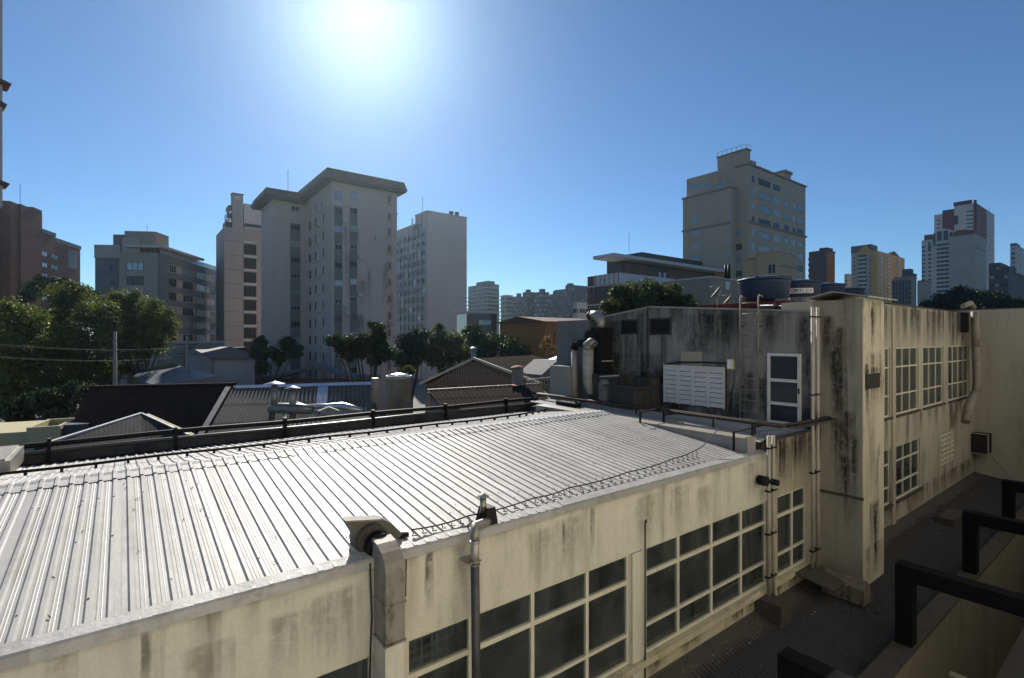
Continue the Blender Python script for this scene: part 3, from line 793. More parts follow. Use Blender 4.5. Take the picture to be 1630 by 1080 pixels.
# pipe tray on posts
tr = thing('pipe_tray', 'rusty pipe tray on thin posts running from the roof ridge to the beige shaft', 'pipe tray', (12.1, 10, -2.3))
zt_ = -2.02
d = MB(); d.box(12.02, 12.22, BF-0.2, 14.3, zt_-0.03, zt_); d.build('tray', M_rust, tr)
for k, (dx_, r) in enumerate(((0.03, 0.026), (0.10, 0.034), (0.19, 0.030), (0.25, 0.02))):
    d = MB(); d.tube([(11.98+dx_, y_, zt_+r+0.006*math.sin(3*y_+k)) for y_ in np.linspace(14.3, BF-0.1, 14)]+[(12.2+dx_, BF-0.2-0.02*k, zt_+r), (14.3, BF-0.22-0.05*k, zt_+r)], r, 6); d.build('pipe', M_black if k % 2 else M_rust, tr)
d = MB(); d.box(12.2, 14.45, BF-0.45, BF-0.12, zt_-0.035, zt_-0.005); d.build('tray', M_rust, tr)
for y_ in (BF+0.35, 8.6, 12.0, 14.2):
    d = MB(); d.bar((11.75, y_, -2.5), (11.75, y_, zt_+0.02), 0.045); d.bar((11.75, y_, zt_-0.05), (12.3, y_, zt_-0.05), 0.04); d.build('post', M_black, tr)
for y_ in (6.3, 7.4, 9.9):
    d = MB(); d.bar((12.2, y_, -2.32), (12.2, y_, zt_-0.03), 0.03); d.build('post', M_black, tr)
bx = MB(); q_ = ona(915, 640, 11.7); bx.box(11.6, 11.9, q_.y-0.1, q_.y+0.8, -2.42, -2.08)
tag(bx.build('tray_box', M_black), 'dark box hanging under the pipe tray near the ridge', 'box')
gx = thing('railing_posts', 'pair of thin black posts with wires at the right end of the bright roof', 'railing', (11.0, 6.4, -2.5))
for (px, yt, yb) in ((1168, 687, 726), (1019, 655, 679)):
    q_ = onb(px, yt, ona(px, yt, 10.9).y)
    d = MB(); d.box(10.88, 10.92, q_.y-0.02, q_.y+0.02, roofz(q_.y), q_.z); d.build('post', M_black, gx)
    d = MB(); d.bar((10.9, q_.y, q_.z-0.02), (11.8, q_.y, q_.z), 0.03); d.build('arm', M_black, gx)
for k in range(3):
    d = MB(); d.tube([(10.9, 6.55, -2.12-0.1*k), (11.6, BF+0.05, -2.10-0.12*k), (12.1, BF-0.1, -2.1-0.12*k)], 0.005, 4); d.build('wire', M_cable, gx)

# paired vertical service pipes
def pipes(px1, px2, a_, b_, ytop, ybot, name, label, tilt=0):
    t = thing(name, label, 'pipe', (a_, b_, zz(ybot, b_/ray(px1)[1])))
    for i, px in enumerate((px1, px2)):
        t1 = b_/ray(px)[1]; a1 = A(px, b_)
        d = MB(); d.tube([(a1, b_, zz(ytop, t1)), (a1+tilt*0.5, b_-tilt, zz((ytop+ybot)/2, t1)), (a1+tilt, b_-tilt*2, zz(ybot, t1))], 0.038, 10); d.build('pipe', M_pvc, t)
    for z_ in np.linspace(zz(ytop, t1)-0.25, zz(ybot, t1)+0.5, 4):
        d = MB(); d.box(A(px1, b_)-0.08, A(px2, b_)+0.08, b_-0.05, b_+0.05, z_-0.015, z_+0.015); d.build('clamp', M_black, t)
    return t
pipes(1223.5, 1231, 12.1, 5.60, 694, 950, 'service_pipe', 'pair of stained white pipes at the end of the cream fascia')
pipes(1293.5, 1301.5, 13.9, 5.52, 489, 905, 'service_pipe', 'pair of tall stained white pipes between mouldy wall and beige shaft')
vv = thing('wall_valve', 'black round valve fitted between cream fascia and white pipes', 'valve', tuple(onb(1217, 766, 5.6)))
d = MB(); q_ = onb(1217, 766, 5.6); d.tube([q_+Vector((0, 0.12, 0)), q_-Vector((0, 0.06, 0))], 0.11, 12); d.build('body', M_black, vv)
d = MB(); d.tube([q_, onb(1233, 767, 5.5)], 0.035, 6); d.build('stem', M_black, vv)
d = MB(); q2 = onb(1233, 768, 5.5); d.tube([q2+Vector((0, 0.08, 0)), q2-Vector((0, 0.08, 0))], 0.07, 10); d.build('cap', M_black, vv)

# ================================================================== BEIGE SHAFT
sh = thing('beige_shaft', 'tall stained beige ventilation shaft with small metal roof and blackened vent opening', 'shaft', (14.6, 4.82, -6.2))
sx1 = A(1407, 4.82)
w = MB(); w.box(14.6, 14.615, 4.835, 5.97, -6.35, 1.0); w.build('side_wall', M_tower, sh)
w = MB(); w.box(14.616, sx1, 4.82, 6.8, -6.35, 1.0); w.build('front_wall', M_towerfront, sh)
w = MB(); w.box(14.57, 14.60, 4.80, 5.97, -4.0, -3.94); w.build('repair_joint', M_mossy, sh)
d = MB(); d.box(14.3, sx1+0.45, 4.45, 5.45, 1.10, 1.12)
rf = MB(); yr = 5.42
for (ya, za, yb, zb) in ((4.62, 1.02, yr, 1.19), (yr, 1.19, 6.15, 1.03)):
    rf = MB(); rf.prism([(14.35, ya, za), (14.35, yb, zb), (14.35, yb, zb+0.03), (14.35, ya, za+0.03)], (sx1-14.35+0.35, 0, 0)); rf.build('roof_sheet', M_galv, sh)
op = MB(); z_ = zz(600, 13.4); op.box(A(1378, 4.81), A(1400, 4.81), 4.795, 4.825, zz(617, 13.3), zz(594, 13.3)); op.build('vent_opening', M_black, sh)
st_ = MB(); st_.add([(A(1385, 4.812), 4.812, 1.0), (A(1399, 4.812), 4.812, 1.02), (A(1401, 4.812), 4.812, 0.3), (A(1398, 4.812), 4.812, -0.25), (A(1394, 4.812), 4.812, 0.45), (A(1392, 4.812), 4.812, 0.8)], [(0, 1, 2, 3, 4, 5)])
stain(sh, 'b', A(1386, 4.812), A(1403, 4.812), -0.35, 1.0, 4.8095, S_dark); stain(sh, 'b', A(1374, 4.812), A(1406, 4.812), -1.7, -0.7, 4.809, S_dark)

for k_ in range(8):
    y__ = rs_.uniform(4.85, 5.5); z__ = rs_.uniform(-4.2, 0.9); stain(sh, 'a', y__, y__+rs_.uniform(0.25, 0.55), z__-rs_.uniform(1.2, 2.6), z__, 14.6-0.002-0.0007*k_, S_dark)
for k_ in range(9):
    x__ = rs_.uniform(14.65, 15.6); z__ = rs_.uniform(-5.0, 0.95); stain(sh, 'b', x__, x__+rs_.uniform(0.2, 0.45), z__-rs_.uniform(0.7, 1.6), z__, 4.82-0.002-0.0007*k_, S_dark)
stain(sh, 'b', 14.64, 16.0, -6.1, -5.2, 4.811, S_dark); stain(sh, 'b', 14.75, 15.9, -1.9, -0.3, 4.8105, S_dark)
# hood and rubble at the shaft's foot
hd = thing('sheet_hood', 'rusty sheet-metal hood lying over a duct at the foot of the beige shaft', 'hood', (13.6, 5.0, -6.1))
d = MB(); d.prism([(12.9, 5.7, -5.62), (12.9, 4.85, -5.75), (12.9, 4.85, -5.77), (12.9, 5.7, -5.64)], (1.0, 0, 0)); d.build('sheet', M_mossy, hd)
d = MB(); d.prism([(13.55, 4.45, -6.15), (13.95, 4.45, -6.15), (13.95, 4.45, -5.8), (13.75, 4.45, -5.62), (13.55, 4.45, -5.8)], (0, 0.9, 0)); d.build('duct_box', grimy('rusty_duct', (0.15, 0.13, 0.11), (0.03, 0.025, 0.02), 1, 5, 3, seed=71, mould=0.5), hd)
rb = MB()
for i in range(26):
    s_ = random.uniform(0.012, 0.045); c_ = Vector((13.9+random.gauss(0, 0.35), 4.45+random.gauss(0, 0.2), -6.2)); 
    rb.frustum((c_.x-s_, c_.x+s_, c_.y-s_*.7, c_.y+s_), (c_.x-s_*.5, c_.x+s_*.7, c_.y-s_*.5, c_.y+s_*.6), c_.z-0.05, c_.z+s_)
tag(rb.build('rubble', grimy('rubble_mat', (0.07, 0.065, 0.06), (0.04, 0.04, 0.035), 0.9, 9, 5, seed=73)), kind='stuff')
pd = MB(); q_ = A(1236, 5.4); pd.box(q_-0.22, q_+0.22, 5.2, BF-0.002, -6.3, -5.72); tag(pd.build('pipe_plinth', M_mossy), 'small dark concrete plinth at the foot of the white pipes', 'plinth')

# ================================================================== RIGHT-HAND BUILDING
rbld = thing('right_wing', 'stained beige wing with two rows of gridded windows beyond the shaft', 'building', (22, BF, GZ))
AE = A(1552, BF)
zt_r = 1.12
upper = [(1404, 1417, 2), (1425.5, 1462, 3), (1469.5, 1502, 3), (1509.5, 1543, 4)]
lower = [(1402, 1417.5, 1), (1426.5, 1464.5, 3)]
t1 = BF/ray(1443)[1]
uz1, uz0 = zz(555, t1), zz(650, t1)
lz1, lz0 = zz(706, t1), -5.95+0.35
# wall with real openings: build horizontal bands and piers
uz1, uz0 = -0.28, -2.52; lz1, lz0 = -3.55, -5.35
def band(x0, x1, z0, z1_, nm='wall'):
    d = MB(); d.box(x0, x1, BF, BF+0.3, z0, z1_); return d.build(nm, M_right, rbld)
ops_u = [(A(a_), A(b_), uz0, uz1, n) for a_, b_, n in upper]
ops_l = [(A(a_), A(b_), lz0, lz1, n) for a_, b_, n in lower]
vent = (A(1498), A(1520), -5.0, -3.65)
def wall_with(ops, z0, z1_):
    x = 15.9
    for (p_, q_, oz0, oz1) in ops:
        band(x, p_, z0, z1_); band(p_, q_, oz1, z1_); band(p_, q_, z0, oz0); x = q_
    band(x, AE, z0, z1_)
wall_with([(o[0], o[1], o[2], o[3]) for o in ops_u], -3.0, zt_r)
wall_with([(o[0], o[1], o[2], o[3]) for o in ops_l]+[vent], -6.9, -3.001)
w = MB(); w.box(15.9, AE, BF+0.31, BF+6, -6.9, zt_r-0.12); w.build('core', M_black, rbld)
w = MB(); w.box(A(1416), AE, BF-0.02, BF+0.32, zt_r+0.002, zt_r+0.05); w.build('coping', M_mossy, rbld)
w = MB(); w.box(A(1418.5), A(1423.5), BF-0.05, BF-0.002, -6.2, 1.05); w.build('projecting_pier', M_right, rbld)
for (x0, x1, z0, z1_, n) in ops_u+ops_l:
    fr = MB(); tw_ = 0.045
    for k in range(n+1):
        xx = x0+(x1-x0)*k/n; xx = min(max(xx, x0+tw_/2), x1-tw_/2)
        fr.box(xx-tw_/2, xx+tw_/2, BF+0.04, BF+0.10, z0, z1_)
    hts = (z0+tw_/2, z0+(z1_-z0)*0.30, z0+(z1_-z0)*0.71, z1_-tw_/2)
    for h_ in hts: fr.box(x0, x1, BF+0.034, BF+0.106, h_-tw_/2, h_+tw_/2)
    fo = fr.build('window_frame', M_frame, rbld)
    for k in range(n):
        for j in range(3):
            d = MB(); d.box(x0+(x1-x0)*k/n+0.02, x0+(x1-x0)*(k+1)/n-0.02, BF+0.065, BF+0.072, hts[j]+0.02, hts[j+1]-0.02); d.build('pane', M_glass, fo)
    d = MB(); d.box(x0-0.06, x1+0.06, BF-0.07, BF+0.04, z0-0.07, z0-0.002); d.build('sill', M_mossy, rbld)
for k_ in range(15):
    x__ = 17.0+k_*0.95+rs_.uniform(-0.3, 0.3); stain(rbld, 'b', x__, x__+rs_.uniform(0.4, 1.2), -0.26, 1.1, BF-0.002-0.0005*(k_ % 3), S_dark)
    stain(rbld, 'b', x__+0.2, x__+rs_.uniform(0.5, 1.1), -3.9+rs_.uniform(-0.4, 0.6), -2.6, BF-0.002-0.0005*(k_ % 3), S_soft if k_ % 2 else S_dark)
    stain(rbld, 'b', x__, x__+rs_.uniform(0.4, 1.3), -6.1, -5.3, BF-0.0022-0.0005*(k_ % 3), S_dark)
stain(rbld, 'b', A(1528), A(1551), -3.4, 1.1, BF-0.006, S_dark)
# cast vent block window
fr = MB(); x0, x1, z0, z1_ = vent
for k in range(5): fr.box(x0+(x1-x0)*k/4-0.03, x0+(x1-x0)*k/4+0.03, BF+0.02, BF+0.12, z0, z1_)
for k in range(8): fr.box(x0, x1, BF+0.03, BF+0.11, z0+(z1_-z0)*k/7-0.03, z0+(z1_-z0)*k/7+0.03)
fr.build('vent_block', M_frame, rbld)
# end wall
ew = MB(); ew.box(AE, AE+0.4, -3, BF+4, GZ, 1.33)
ewo = tag(ew.build('end_wall', M_end), 'plain beige wall closing the far end of the alley', 'wall')
ec = MB(); ec.box(AE-0.03, AE+0.43, -3, BF+4, 1.332, 1.37); ec.build('coping', M_mossy, ewo)
# duct up the far corner
fd = thing('corner_duct', 'grimy stepped metal duct in the far corner of the beige walls', 'duct', (AE-0.4, BF-0.4, -3))
def Q(px, py, b_=5.35): return onb(px, py, b_)
d = MB(); d.tube([Q(1552, 496), Q(1553, 552)], 0.14, 8); d.build('riser', M_rduct, fd)
d = MB(); d.tube([Q(1553, 552), Q(1555, 610), Q(1553, 622)], 0.13, 8); d.build('pipe', M_rduct, fd)
d = MB(); d.tube([Q(1553, 622), Q(1543, 645), Q(1537, 672)], [0.13, 0.17, 0.16], 8); d.build('offset', M_rduct, fd)
d = MB(); d.box(Q(1545, 500).x+0.1, Q(1545, 500).x+0.32, 5.45, 5.7, zz(530, 22.5), zz(500, 22.5)); d.build('fan_box', M_black, fd)
d = MB(); d.tube([Q(1533, 488), Q(1545, 483), Q(1550, 490)], 0.10, 8); d.build('cowl', M_rduct, fd)
# air conditioner on end wall
q_ = ona(1556, 704, AE-0.3); s_ = 22.7/815
ac = thing('air_conditioner', 'pale framed window air conditioner hanging on the far end wall', 'air conditioner', (AE-0.4, q_.y, q_.z-0.45))
d = MB(); d.box(AE-0.75, AE-0.001, q_.y-0.42, q_.y+0.42, q_.z-0.42, q_.z+0.42); d.build('body', M_black, ac)
d = MB()
for yy in (-0.45, 0.42):
    d.box(AE-0.78, AE-0.72, q_.y+yy, q_.y+yy+0.03, q_.z-0.45, q_.z+0.45)
for zz_ in (-0.45, 0.42): d.box(AE-0.78, AE-0.72, q_.y-0.42, q_.y+0.42, q_.z+zz_, q_.z+zz_+0.03)
d.build('frame', M_pvc, ac)
d = MB()
for k in range(9): d.box(AE-0.765, AE-0.751, q_.y-0.42, q_.y+0.42, q_.z-0.38+k*0.085, q_.z-0.36+k*0.085)
d.build('louvre', M_darkpipe, ac)
d = MB(); d.tube([(AE-0.1, q_.y-0.4, q_.z-0.4), (AE-0.03, q_.y-1.0, q_.z-1.3), (AE-0.03, q_.y-1.5, q_.z-2.2)], 0.012, 5); d.build('drain_hose', M_grille, ac)
# roof odds behind right wing
bxr = MB(); p_ = A(1420, 7.5); bxr.box(17.3, 20.6, BF+0.5, BF+2.5, 1.0, 1.35); tag(bxr.build('rooftop_slab', M_concrete), 'pale raised slab on the roof just right of the shaft', 'slab')
sm = MB()
rng2 = random.Random(3)
for i in range(60):
    a_ = 16.5+rng2.random()*13; b_ = BF-0.5-abs(rng2.gauss(0, 0.25)); s_ = rng2.uniform(0.02, 0.05)
brk = MB(); q_ = onz(1515, 822, -6.1); brk.box(q_.x-0.9, q_.x+0.5, q_.y-0.25, q_.y+0.2, -6.25, -5.98)
tag(brk.build('masonry_lump', M_mossy), 'low mossy masonry lump on the dark roof before the right wing', 'masonry')

# ================================================================== WATER TANKS
plat = MB(); 
def tank(px, t, ytop, ybot, r, label, lab=False):
    p_ = ond(px, 540, t); zt__, zb__ = zz(ytop, t), zz(ybot, t); h = zt__-zb__
    tk = thing('water_tank', label, 'water tank', (p_.x, p_.y, zb__), 0, 'blue water tanks on the roof')
    o = (p_.x, p_.y, zb__)
    d = MB(); prof = [(r*0.88, 0)]
    for k in range(1, 8):
        f = k/8; prof += [(r*(0.88+0.09*f)-0.008, h*0.80*f-0.02), (r*(0.88+0.09*f)+0.008, h*0.80*f)]
    prof += [(r*0.98, h*0.80)]
    d.lathe(o, prof, 32); d.build('body', M_tank, tk)
    d = MB(); d.lathe(o, [(r*0.98, h*0.805), (r*1.01, h*0.81), (r*1.01, h*0.85), (r*0.93, h*0.90), (r*0.45, h*0.98), (r*0.2, h*1.0), (0.02, h*1.0)], 32); d.build('lid', M_tanklid, tk)
    for k in range(8):
        a_ = 2*PI*k/8+0.2; cx_, cy_ = math.cos(a_), math.sin(a_)
        d = MB(); d.bar((o[0]+cx_*r*0.2, o[1]+cy_*r*0.2, zb__+h*1.0), (o[0]+cx_*r*1.0, o[1]+cy_*r*1.0, zb__+h*0.885), 0.07, 0.05); d.build('lid_rib', M_tanklid, tk)
    return tk, o, h
tank(1216, 17.8, 440, 480, 0.86, 'largest blue water tank, nearest and leftmost on the roof')
tk, o_, h_ = tank(1268, 20.5, 446, 481, 0.88, 'blue water tank with the white lettered label')
# label wrapped on the tank, facing the viewer
def arc_pt(o, r, ang, z): return Vector((o[0]+r*math.cos(ang), o[1]+r*math.sin(ang), z))
ang0 = math.atan2(-o_[1], -o_[0])
zc_ = zz(463, 19.7)
LW = 0.95
r_ = 0.865
def lab_pt(s, z, off): return arc_pt(o_, r_+off, ang0+s/r_, zc_+z)
d = MB(); n = 12; vs = []
for k in range(n+1):
    s = -LW*0.36+LW*k/n
    vs += [lab_pt(s, -0.10, 0.008), lab_pt(s, 0.10, 0.008)]
d.add(vs, [(2*k, 2*k+2, 2*k+3, 2*k+1) for k in range(n)]); d.build('label_plate', M_labelw, tk)
G = {  # stroke glyphs on a 4 x 6 cell
 'F': [((0,0),(0,6)),((0,6),(4,6)),((0,3.2),(3.2,3.2))],
 'O': [((0.6,0),(3.4,0)),((3.4,0),(4,1)),((4,1),(4,5)),((4,5),(3.4,6)),((3.4,6),(0.6,6)),((0.6,6),(0,5)),((0,5),(0,1)),((0,1),(0.6,0))],
 'R': [((0,0),(0,6)),((0,6),(3.4,6)),((3.4,6),(4,5)),((4,5),(4,4)),((4,4),(3.4,3)),((3.4,3),(0,3)),((2,3),(4,0))],
 'T': [((2,0),(2,6)),((0,6),(4,6))], 'L': [((0,6),(0,0)),((0,0),(3.6,0))],
 'E': [((0,0),(0,6)),((0,6),(3.8,6)),((0,3),(3.2,3)),((0,0),(3.8,0))], 'V': [((0,6),(2,0)),((2,0),(4,6))]}
tx_ = MB()
cur = -LW*0.36+0.05
for i, ch in enumerate('FORTLEV'):
    cw_ = 0.085; chh = 0.115; sw = 0.026 if i < 4 else 0.013; sl_ = 0.02 if i >= 4 else 0.006
    for (p_, q_) in G[ch]:
        s0, zz0 = p_[0]/4*cw_+sl_*p_[1]/6, p_[1]/6*chh-chh/2; s1, zz1 = q_[0]/4*cw_+sl_*q_[1]/6, q_[1]/6*chh-chh/2
        dv = Vector((s1-s0, zz1-zz0)); 
        if dv.length == 0: continue
        nn = Vector((-dv.y, dv.x)).normalized()*sw/2; dd = dv.normalized()*sw*0.35
        cs = [(s0-dd.x-nn.x, zz0-dd.y-nn.y), (s1+dd.x-nn.x, zz1+dd.y-nn.y), (s1+dd.x+nn.x, zz1+dd.y+nn.y), (s0-dd.x+nn.x, zz0-dd.y+nn.y)]
        # letters must read left to right for a viewer outside the tank: s grows to the viewer's right
        tx_.add([lab_pt(cur+c_[0], c_[1], 0.013) for c_ in cs], [(0,1,2,3)])
    cur += 0.123
tx_.build('lettering', M_labelk, tk)
tank(1310, 23.5, 451, 482, 0.88, 'third blue water tank, half hidden behind the lettered one')
tank(1345, 27, 458, 484, 0.90, 'farthest and smallest looking blue water tank behind the shaft roof')
d = MB(); d.box(16.2, 19.5, 7.4, 10.4, 0.98, 1.18); d.box(19.5, 27.5, 6.6, 9.9, 1.05, 1.2)
tag(d.build('tank_platform', M_red), 'dark red steel platform carrying the blue water tanks', 'platform')
d = MB(); p_ = ona(1262, 478, 16.1)
d.tube([ona(1240, 488, 15), ona(1262, 487, 15), ona(1262, 478, 15), ona(1256, 477, 15)], 0.03, 6); d.tube([ona(1210, 488, 15), ona(1232, 488, 15), ona(1234, 484, 15)], 0.05, 6)
tag(d.build('tank_pipework', M_darkpipe), 'bent grey supply pipes at the foot of the blue tanks', 'pipe')
# dishes
for i, (px, py, r) in enumerate(((1142, 466, 0.26), (1160, 478, 0.22))):
    q_ = ond(px, py, 17.5)
    sd = thing('satellite_dish', ('left', 'right')[i]+' dark satellite dish beside the large blue tank', 'satellite dish', (q_.x, q_.y, 1.0), 0, 'satellite dishes on the roof')
    d = MB(); n = 16; rows = [(0.0, 0.0), (0.4, 0.02), (0.75, 0.07), (1.0, 0.13)]
    ax = Vector((-0.5, 0.6, 0.62)).normalized(); x_ = ax.cross(Vector((0,0,1))).normalized(); y_ = ax.cross(x_)
    vs = [q_+(x_*math.cos(2*PI*k/n)+y_*math.sin(2*PI*k/n))*r*max(rr, 0.02)+ax*dz*r*2 for rr, dz in rows for k in range(n)]
    vs2 = [v-ax*0.012 for v in vs]
    fs = [(j*n+k, j*n+(k+1) % n, (j+1)*n+(k+1) % n, (j+1)*n+k) for j in range(3) for k in range(n)]
    d.add(vs, fs, True); d.add(vs2, [f_[::-1] for f_ in fs], True); d.build('reflector', M_black, sd)
    d = MB(); d.tube([q_, (q_.x, q_.y, 0.95)], 0.025, 6); d.build('mast', M_galv, sd)
    d = MB(); d.tube([q_-y_*r, q_+ax*r*1.2], 0.01, 4); d.build('feed_arm', M_galv, sd)

# ================================================================== ROOF-EDGE DUCTS (foreground)
M_sooty = plain('sooty_metal', (0.05, 0.047, 0.04), 0.6, 0.3, 0.5, 6, 0.4)
kd = thing('kitchen_duct', 'large grimy square exhaust duct rising past the eave with black fan on the roof', 'duct', (A(624), 5.5, -6.2))
x0, x1 = A(614, 5.4), A(645, 5.4)
zA = -2.64
d = MB(); d.box(x0+0.005, x1-0.005, 5.42, BF-0.002, -6.1, -3.42); d.build('lower_riser', M_beige, kd)
d = MB(); d.box(x0, x1, 5.40, BF-0.052, -3.42, zA); d.build('upper_riser', M_rduct, kd)
for zf in (-3.44, -3.0):
    d = MB(); d.box(x0-0.012, x1+0.012, 5.388, BF-0.053, zf-0.012, zf+0.012); d.build('flange', M_rduct, kd)
xc = (x0+x1)/2; hw = (x1-x0)/2
d = MB(); vs = []
cen = Vector((0, 5.80, zA)); R1 = 0.40
for k in range(5):
    an = PI/2*k/4
    for rr in (R1, 0.055):
        y_ = cen.y-rr*math.cos(an); z_ = cen.z+rr*math.sin(an)*0.72
        vs += [(xc-hw, y_, z_), (xc+hw, y_, z_)]
fs = []
for k in range(4):
    o = k*4; fs += [(o, o+1, o+5, o+4), (o+3, o+2, o+6, o+7), (o+2, o, o+4, o+6), (o+1, o+3, o+7, o+5)]
fs += [(0, 2, 3, 1), (16, 17, 19, 18)]
d.add(vs, fs); d.build('elbow', M_rduct, kd)
d = MB(); d.tube([(xc, 5.80, zA+0.15), (xc-0.02, 5.92, zA+0.17)], [0.155, 0.16], 18); d.build('collar', M_black, kd)
fc = Vector((xc-0.05, 6.0, -2.43))
d = MB(); d.tube([fc+Vector((0, -0.08, 0)), fc+Vector((0, 0.22, 0))], 0.19, 20); d.build('fan_scroll', M_sooty, kd)
d = MB()
hp = [onb(549, 829, 6.0), onb(606, 826, 6.0), onb(622, 832, 6.0), onb(640, 850, 6.0), onb(632, 862, 6.0), onb(600, 858, 6.0), onb(590, 868, 6.0), onb(573, 866, 6.0)]
d.prism(hp, (0, 0.17, 0)); d.build('outlet_hood', grimy('dark_hood', (0.10, 0.095, 0.08), (0.03, 0.025, 0.02), 1.0, 9, 4, rough=0.6, seed=83, mould=0.55), kd)
d = MB(); d.bar(hp[0]+Vector((0, -0.006, -0.01)), hp[1]+Vector((0, -0.006, -0.01)), 0.012, 0.02); d.build('hood_seam', M_rduct, kd)
d = MB(); q_ = onb(641, 856, 6.05); d.tube([q_+Vector((-0.08, 0.05, 0.015)), q_+Vector((0.075, 0.0, -0.01))], 0.06, 12); d.build('motor', M_black, kd)
d = MB(); d.tube([q_+Vector((-0.10, 0.06, 0.018)), q_+Vector((-0.08, 0.05, 0.015))], 0.085, 12); d.build('motor_flange', M_rduct, kd)
d = MB(); d.bar(onb(548, 904, 5.86), onb(598, 884, 5.90), 0.05, 0.06); d.bar(onb(598, 886, 5.9), onb(600, 870, 6.1), 0.04); d.bar(onb(640, 868, 5.9), onb(640, 858, 6.2), 0.04); d.build('support_channel', M_black, kd)
d = MB(); q_ = onb(590, 880, 5.95); d.lathe((q_.x, 5.98, -2.57), [(0.09, 0), (0.10, 0.1), (0.07, 0.2)], 12); d.build('fan_foot', M_black, kd)
# black cable left of it and drain slit right of it
d = MB(); d.tube([onb(589, 897, 5.73), onb(590, 930, 5.74), onb(592, 980, 5.75), onb(590, 1030, 5.75), onb(588, 1110, 5.75)], 0.011, 6); tag(d.build('hanging_cable', M_cable), 'black cable hanging down the fascia left of the square duct', 'cable')
d = MB(); d.tube([onb(647, 884, 5.76), onb(646, 950, 5.77)], 0.006, 4); tag(d.build('thin_wire', M_cable), 'thin dark wire down the fascia just right of the square duct', 'wire')

rs = thing('round_flue', 'dark round flue climbing the cream fascia with elbow and capped steel stack', 'flue', (A(757), 5.55, -6))
a0 = A(756, 5.55); t0 = 5.55/ray(756)[1]
d = MB(); d.tube([(a0, 5.55, zz(900, t0)), (a0+0.02, 5.55, -4.3), (a0+0.03, 5.55, -6.1)], 0.058, 14); d.build('lower_pipe', M_darkpipe, rs)
d = MB(); d.tube([(a0, 5.55, zz(900, t0)), (a0, 5.55, zz(860, t0))], 0.056, 14); d.build('upper_pipe', M_galv, rs)
for y_ in (899, 893, 862):
    d = MB(); c_ = Vector((a0, 5.55, zz(y_, t0))); d.tube([c_-Vector((0, 0, 0.008)), c_+Vector((0, 0, 0.008))], 0.068, 14); d.build('joint_ring', M_steel if y_ == 862 else M_galv, rs)
d = MB(); c_ = Vector((a0, 5.55, zz(896, t0))); d.box(c_.x-0.10, c_.x+0.10, 5.54, BF, c_.z-0.008, c_.z+0.008); d.build('bracket', M_galv, rs)
e0 = Vector((a0, 5.55, zz(860, t0))); e1 = onb(776, 831, 5.80)
d = MB(); d.tube([e0, e0+Vector((0.005, 0.01, 0.07)), e0+Vector((0.05, 0.09, 0.14)), e0.lerp(e1, 0.75)+Vector((0, 0, 0.05)), e1], 0.058, 12); d.build('elbow', M_galv, rs)
fb = onb(777, 832, 5.98)
fb = onb(780, 832, 5.80)
d = MB(); d.frustum((fb.x-0.09, fb.x+0.11, 5.76, 6.04), (fb.x-0.06, fb.x+0.09, 5.80, 5.98), -2.57, -2.33); d.build('blower_box', M_black, rs)
st0 = onb(769, 815, 5.88)
d = MB(); d.tube([st0-Vector((0, 0, 0.10)), st0], [0.065, 0.05], 12); d.build('transition', M_black, rs)
d = MB(); d.tube([st0, st0+Vector((0, 0, 0.19))], 0.045, 14); d.build('stack', plain('brown_steel', (0.30, 0.26, 0.2), 0.35, 0.8, 0.4, 12, 0.1), rs)
d = MB(); d.tube([st0+Vector((0, 0, 0.09)), st0+Vector((0, 0, 0.10))], 0.049, 14); d.build('band', M_steel, rs)
d = MB(); d.lathe(st0+Vector((0, 0, 0.215)), [(0.085, 0), (0.08, 0.006), (0.02, 0.045), (0.005, 0.05)], 16); d.build('rain_cap', M_galv, rs)
d = MB(); 
for k in range(3):
    an = 2*PI*k/3; d.bar(st0+Vector((0.043*math.cos(an), 0.043*math.sin(an), 0.18)), st0+Vector((0.06*math.cos(an), 0.06*math.sin(an), 0.222)), 0.008)
d.build('cap_stay', M_galv, rs)
for px in (745, 751):
    q_ = onb(px, 836, 5.85); d = MB(); d.tube([q_+Vector((0, 0, -0.1)), q_, q_+Vector((0.03, 0.0, 0.02)), q_+Vector((0.12, 0.02, 0.0))], 0.011, 5); d.build('stay', M_cable, rs)

# thin capped rod on the fascia
rd = thing('conduit_rod', 'thin dark conduit with hooked top on the pilaster between the strip windows', 'conduit', (A(1024), 5.7, -6))
t0 = 5.7/ray(1027)[1]; ax_ = A(1027, 5.7)
d = MB(); d.tube([(ax_, 5.70, zz(834, t0)), (ax_, 5.70, -4.5), (ax_-0.005, 5.70, -6.05)], 0.015, 6); d.build('conduit', M_cable, rd)
d = MB(); c_ = Vector((ax_, 5.70, zz(834, t0))); d.tube([c_, c_+Vector((0.0, 0, 0.05)), c_+Vector((0.03, 0, 0.06)), c_+Vector((0.03, 0, 0.01))], 0.014, 6); d.build('hook', M_cable, rd)
rl = MB(); rl.bar(onb(1185, 960, BF-0.2), onb(1210, 942, BF-0.2), 0.03, 0.02); tag(rl.build('loose_batten', M_frame), 'short beige batten lying on the window ledge near the pipes', 'batten')
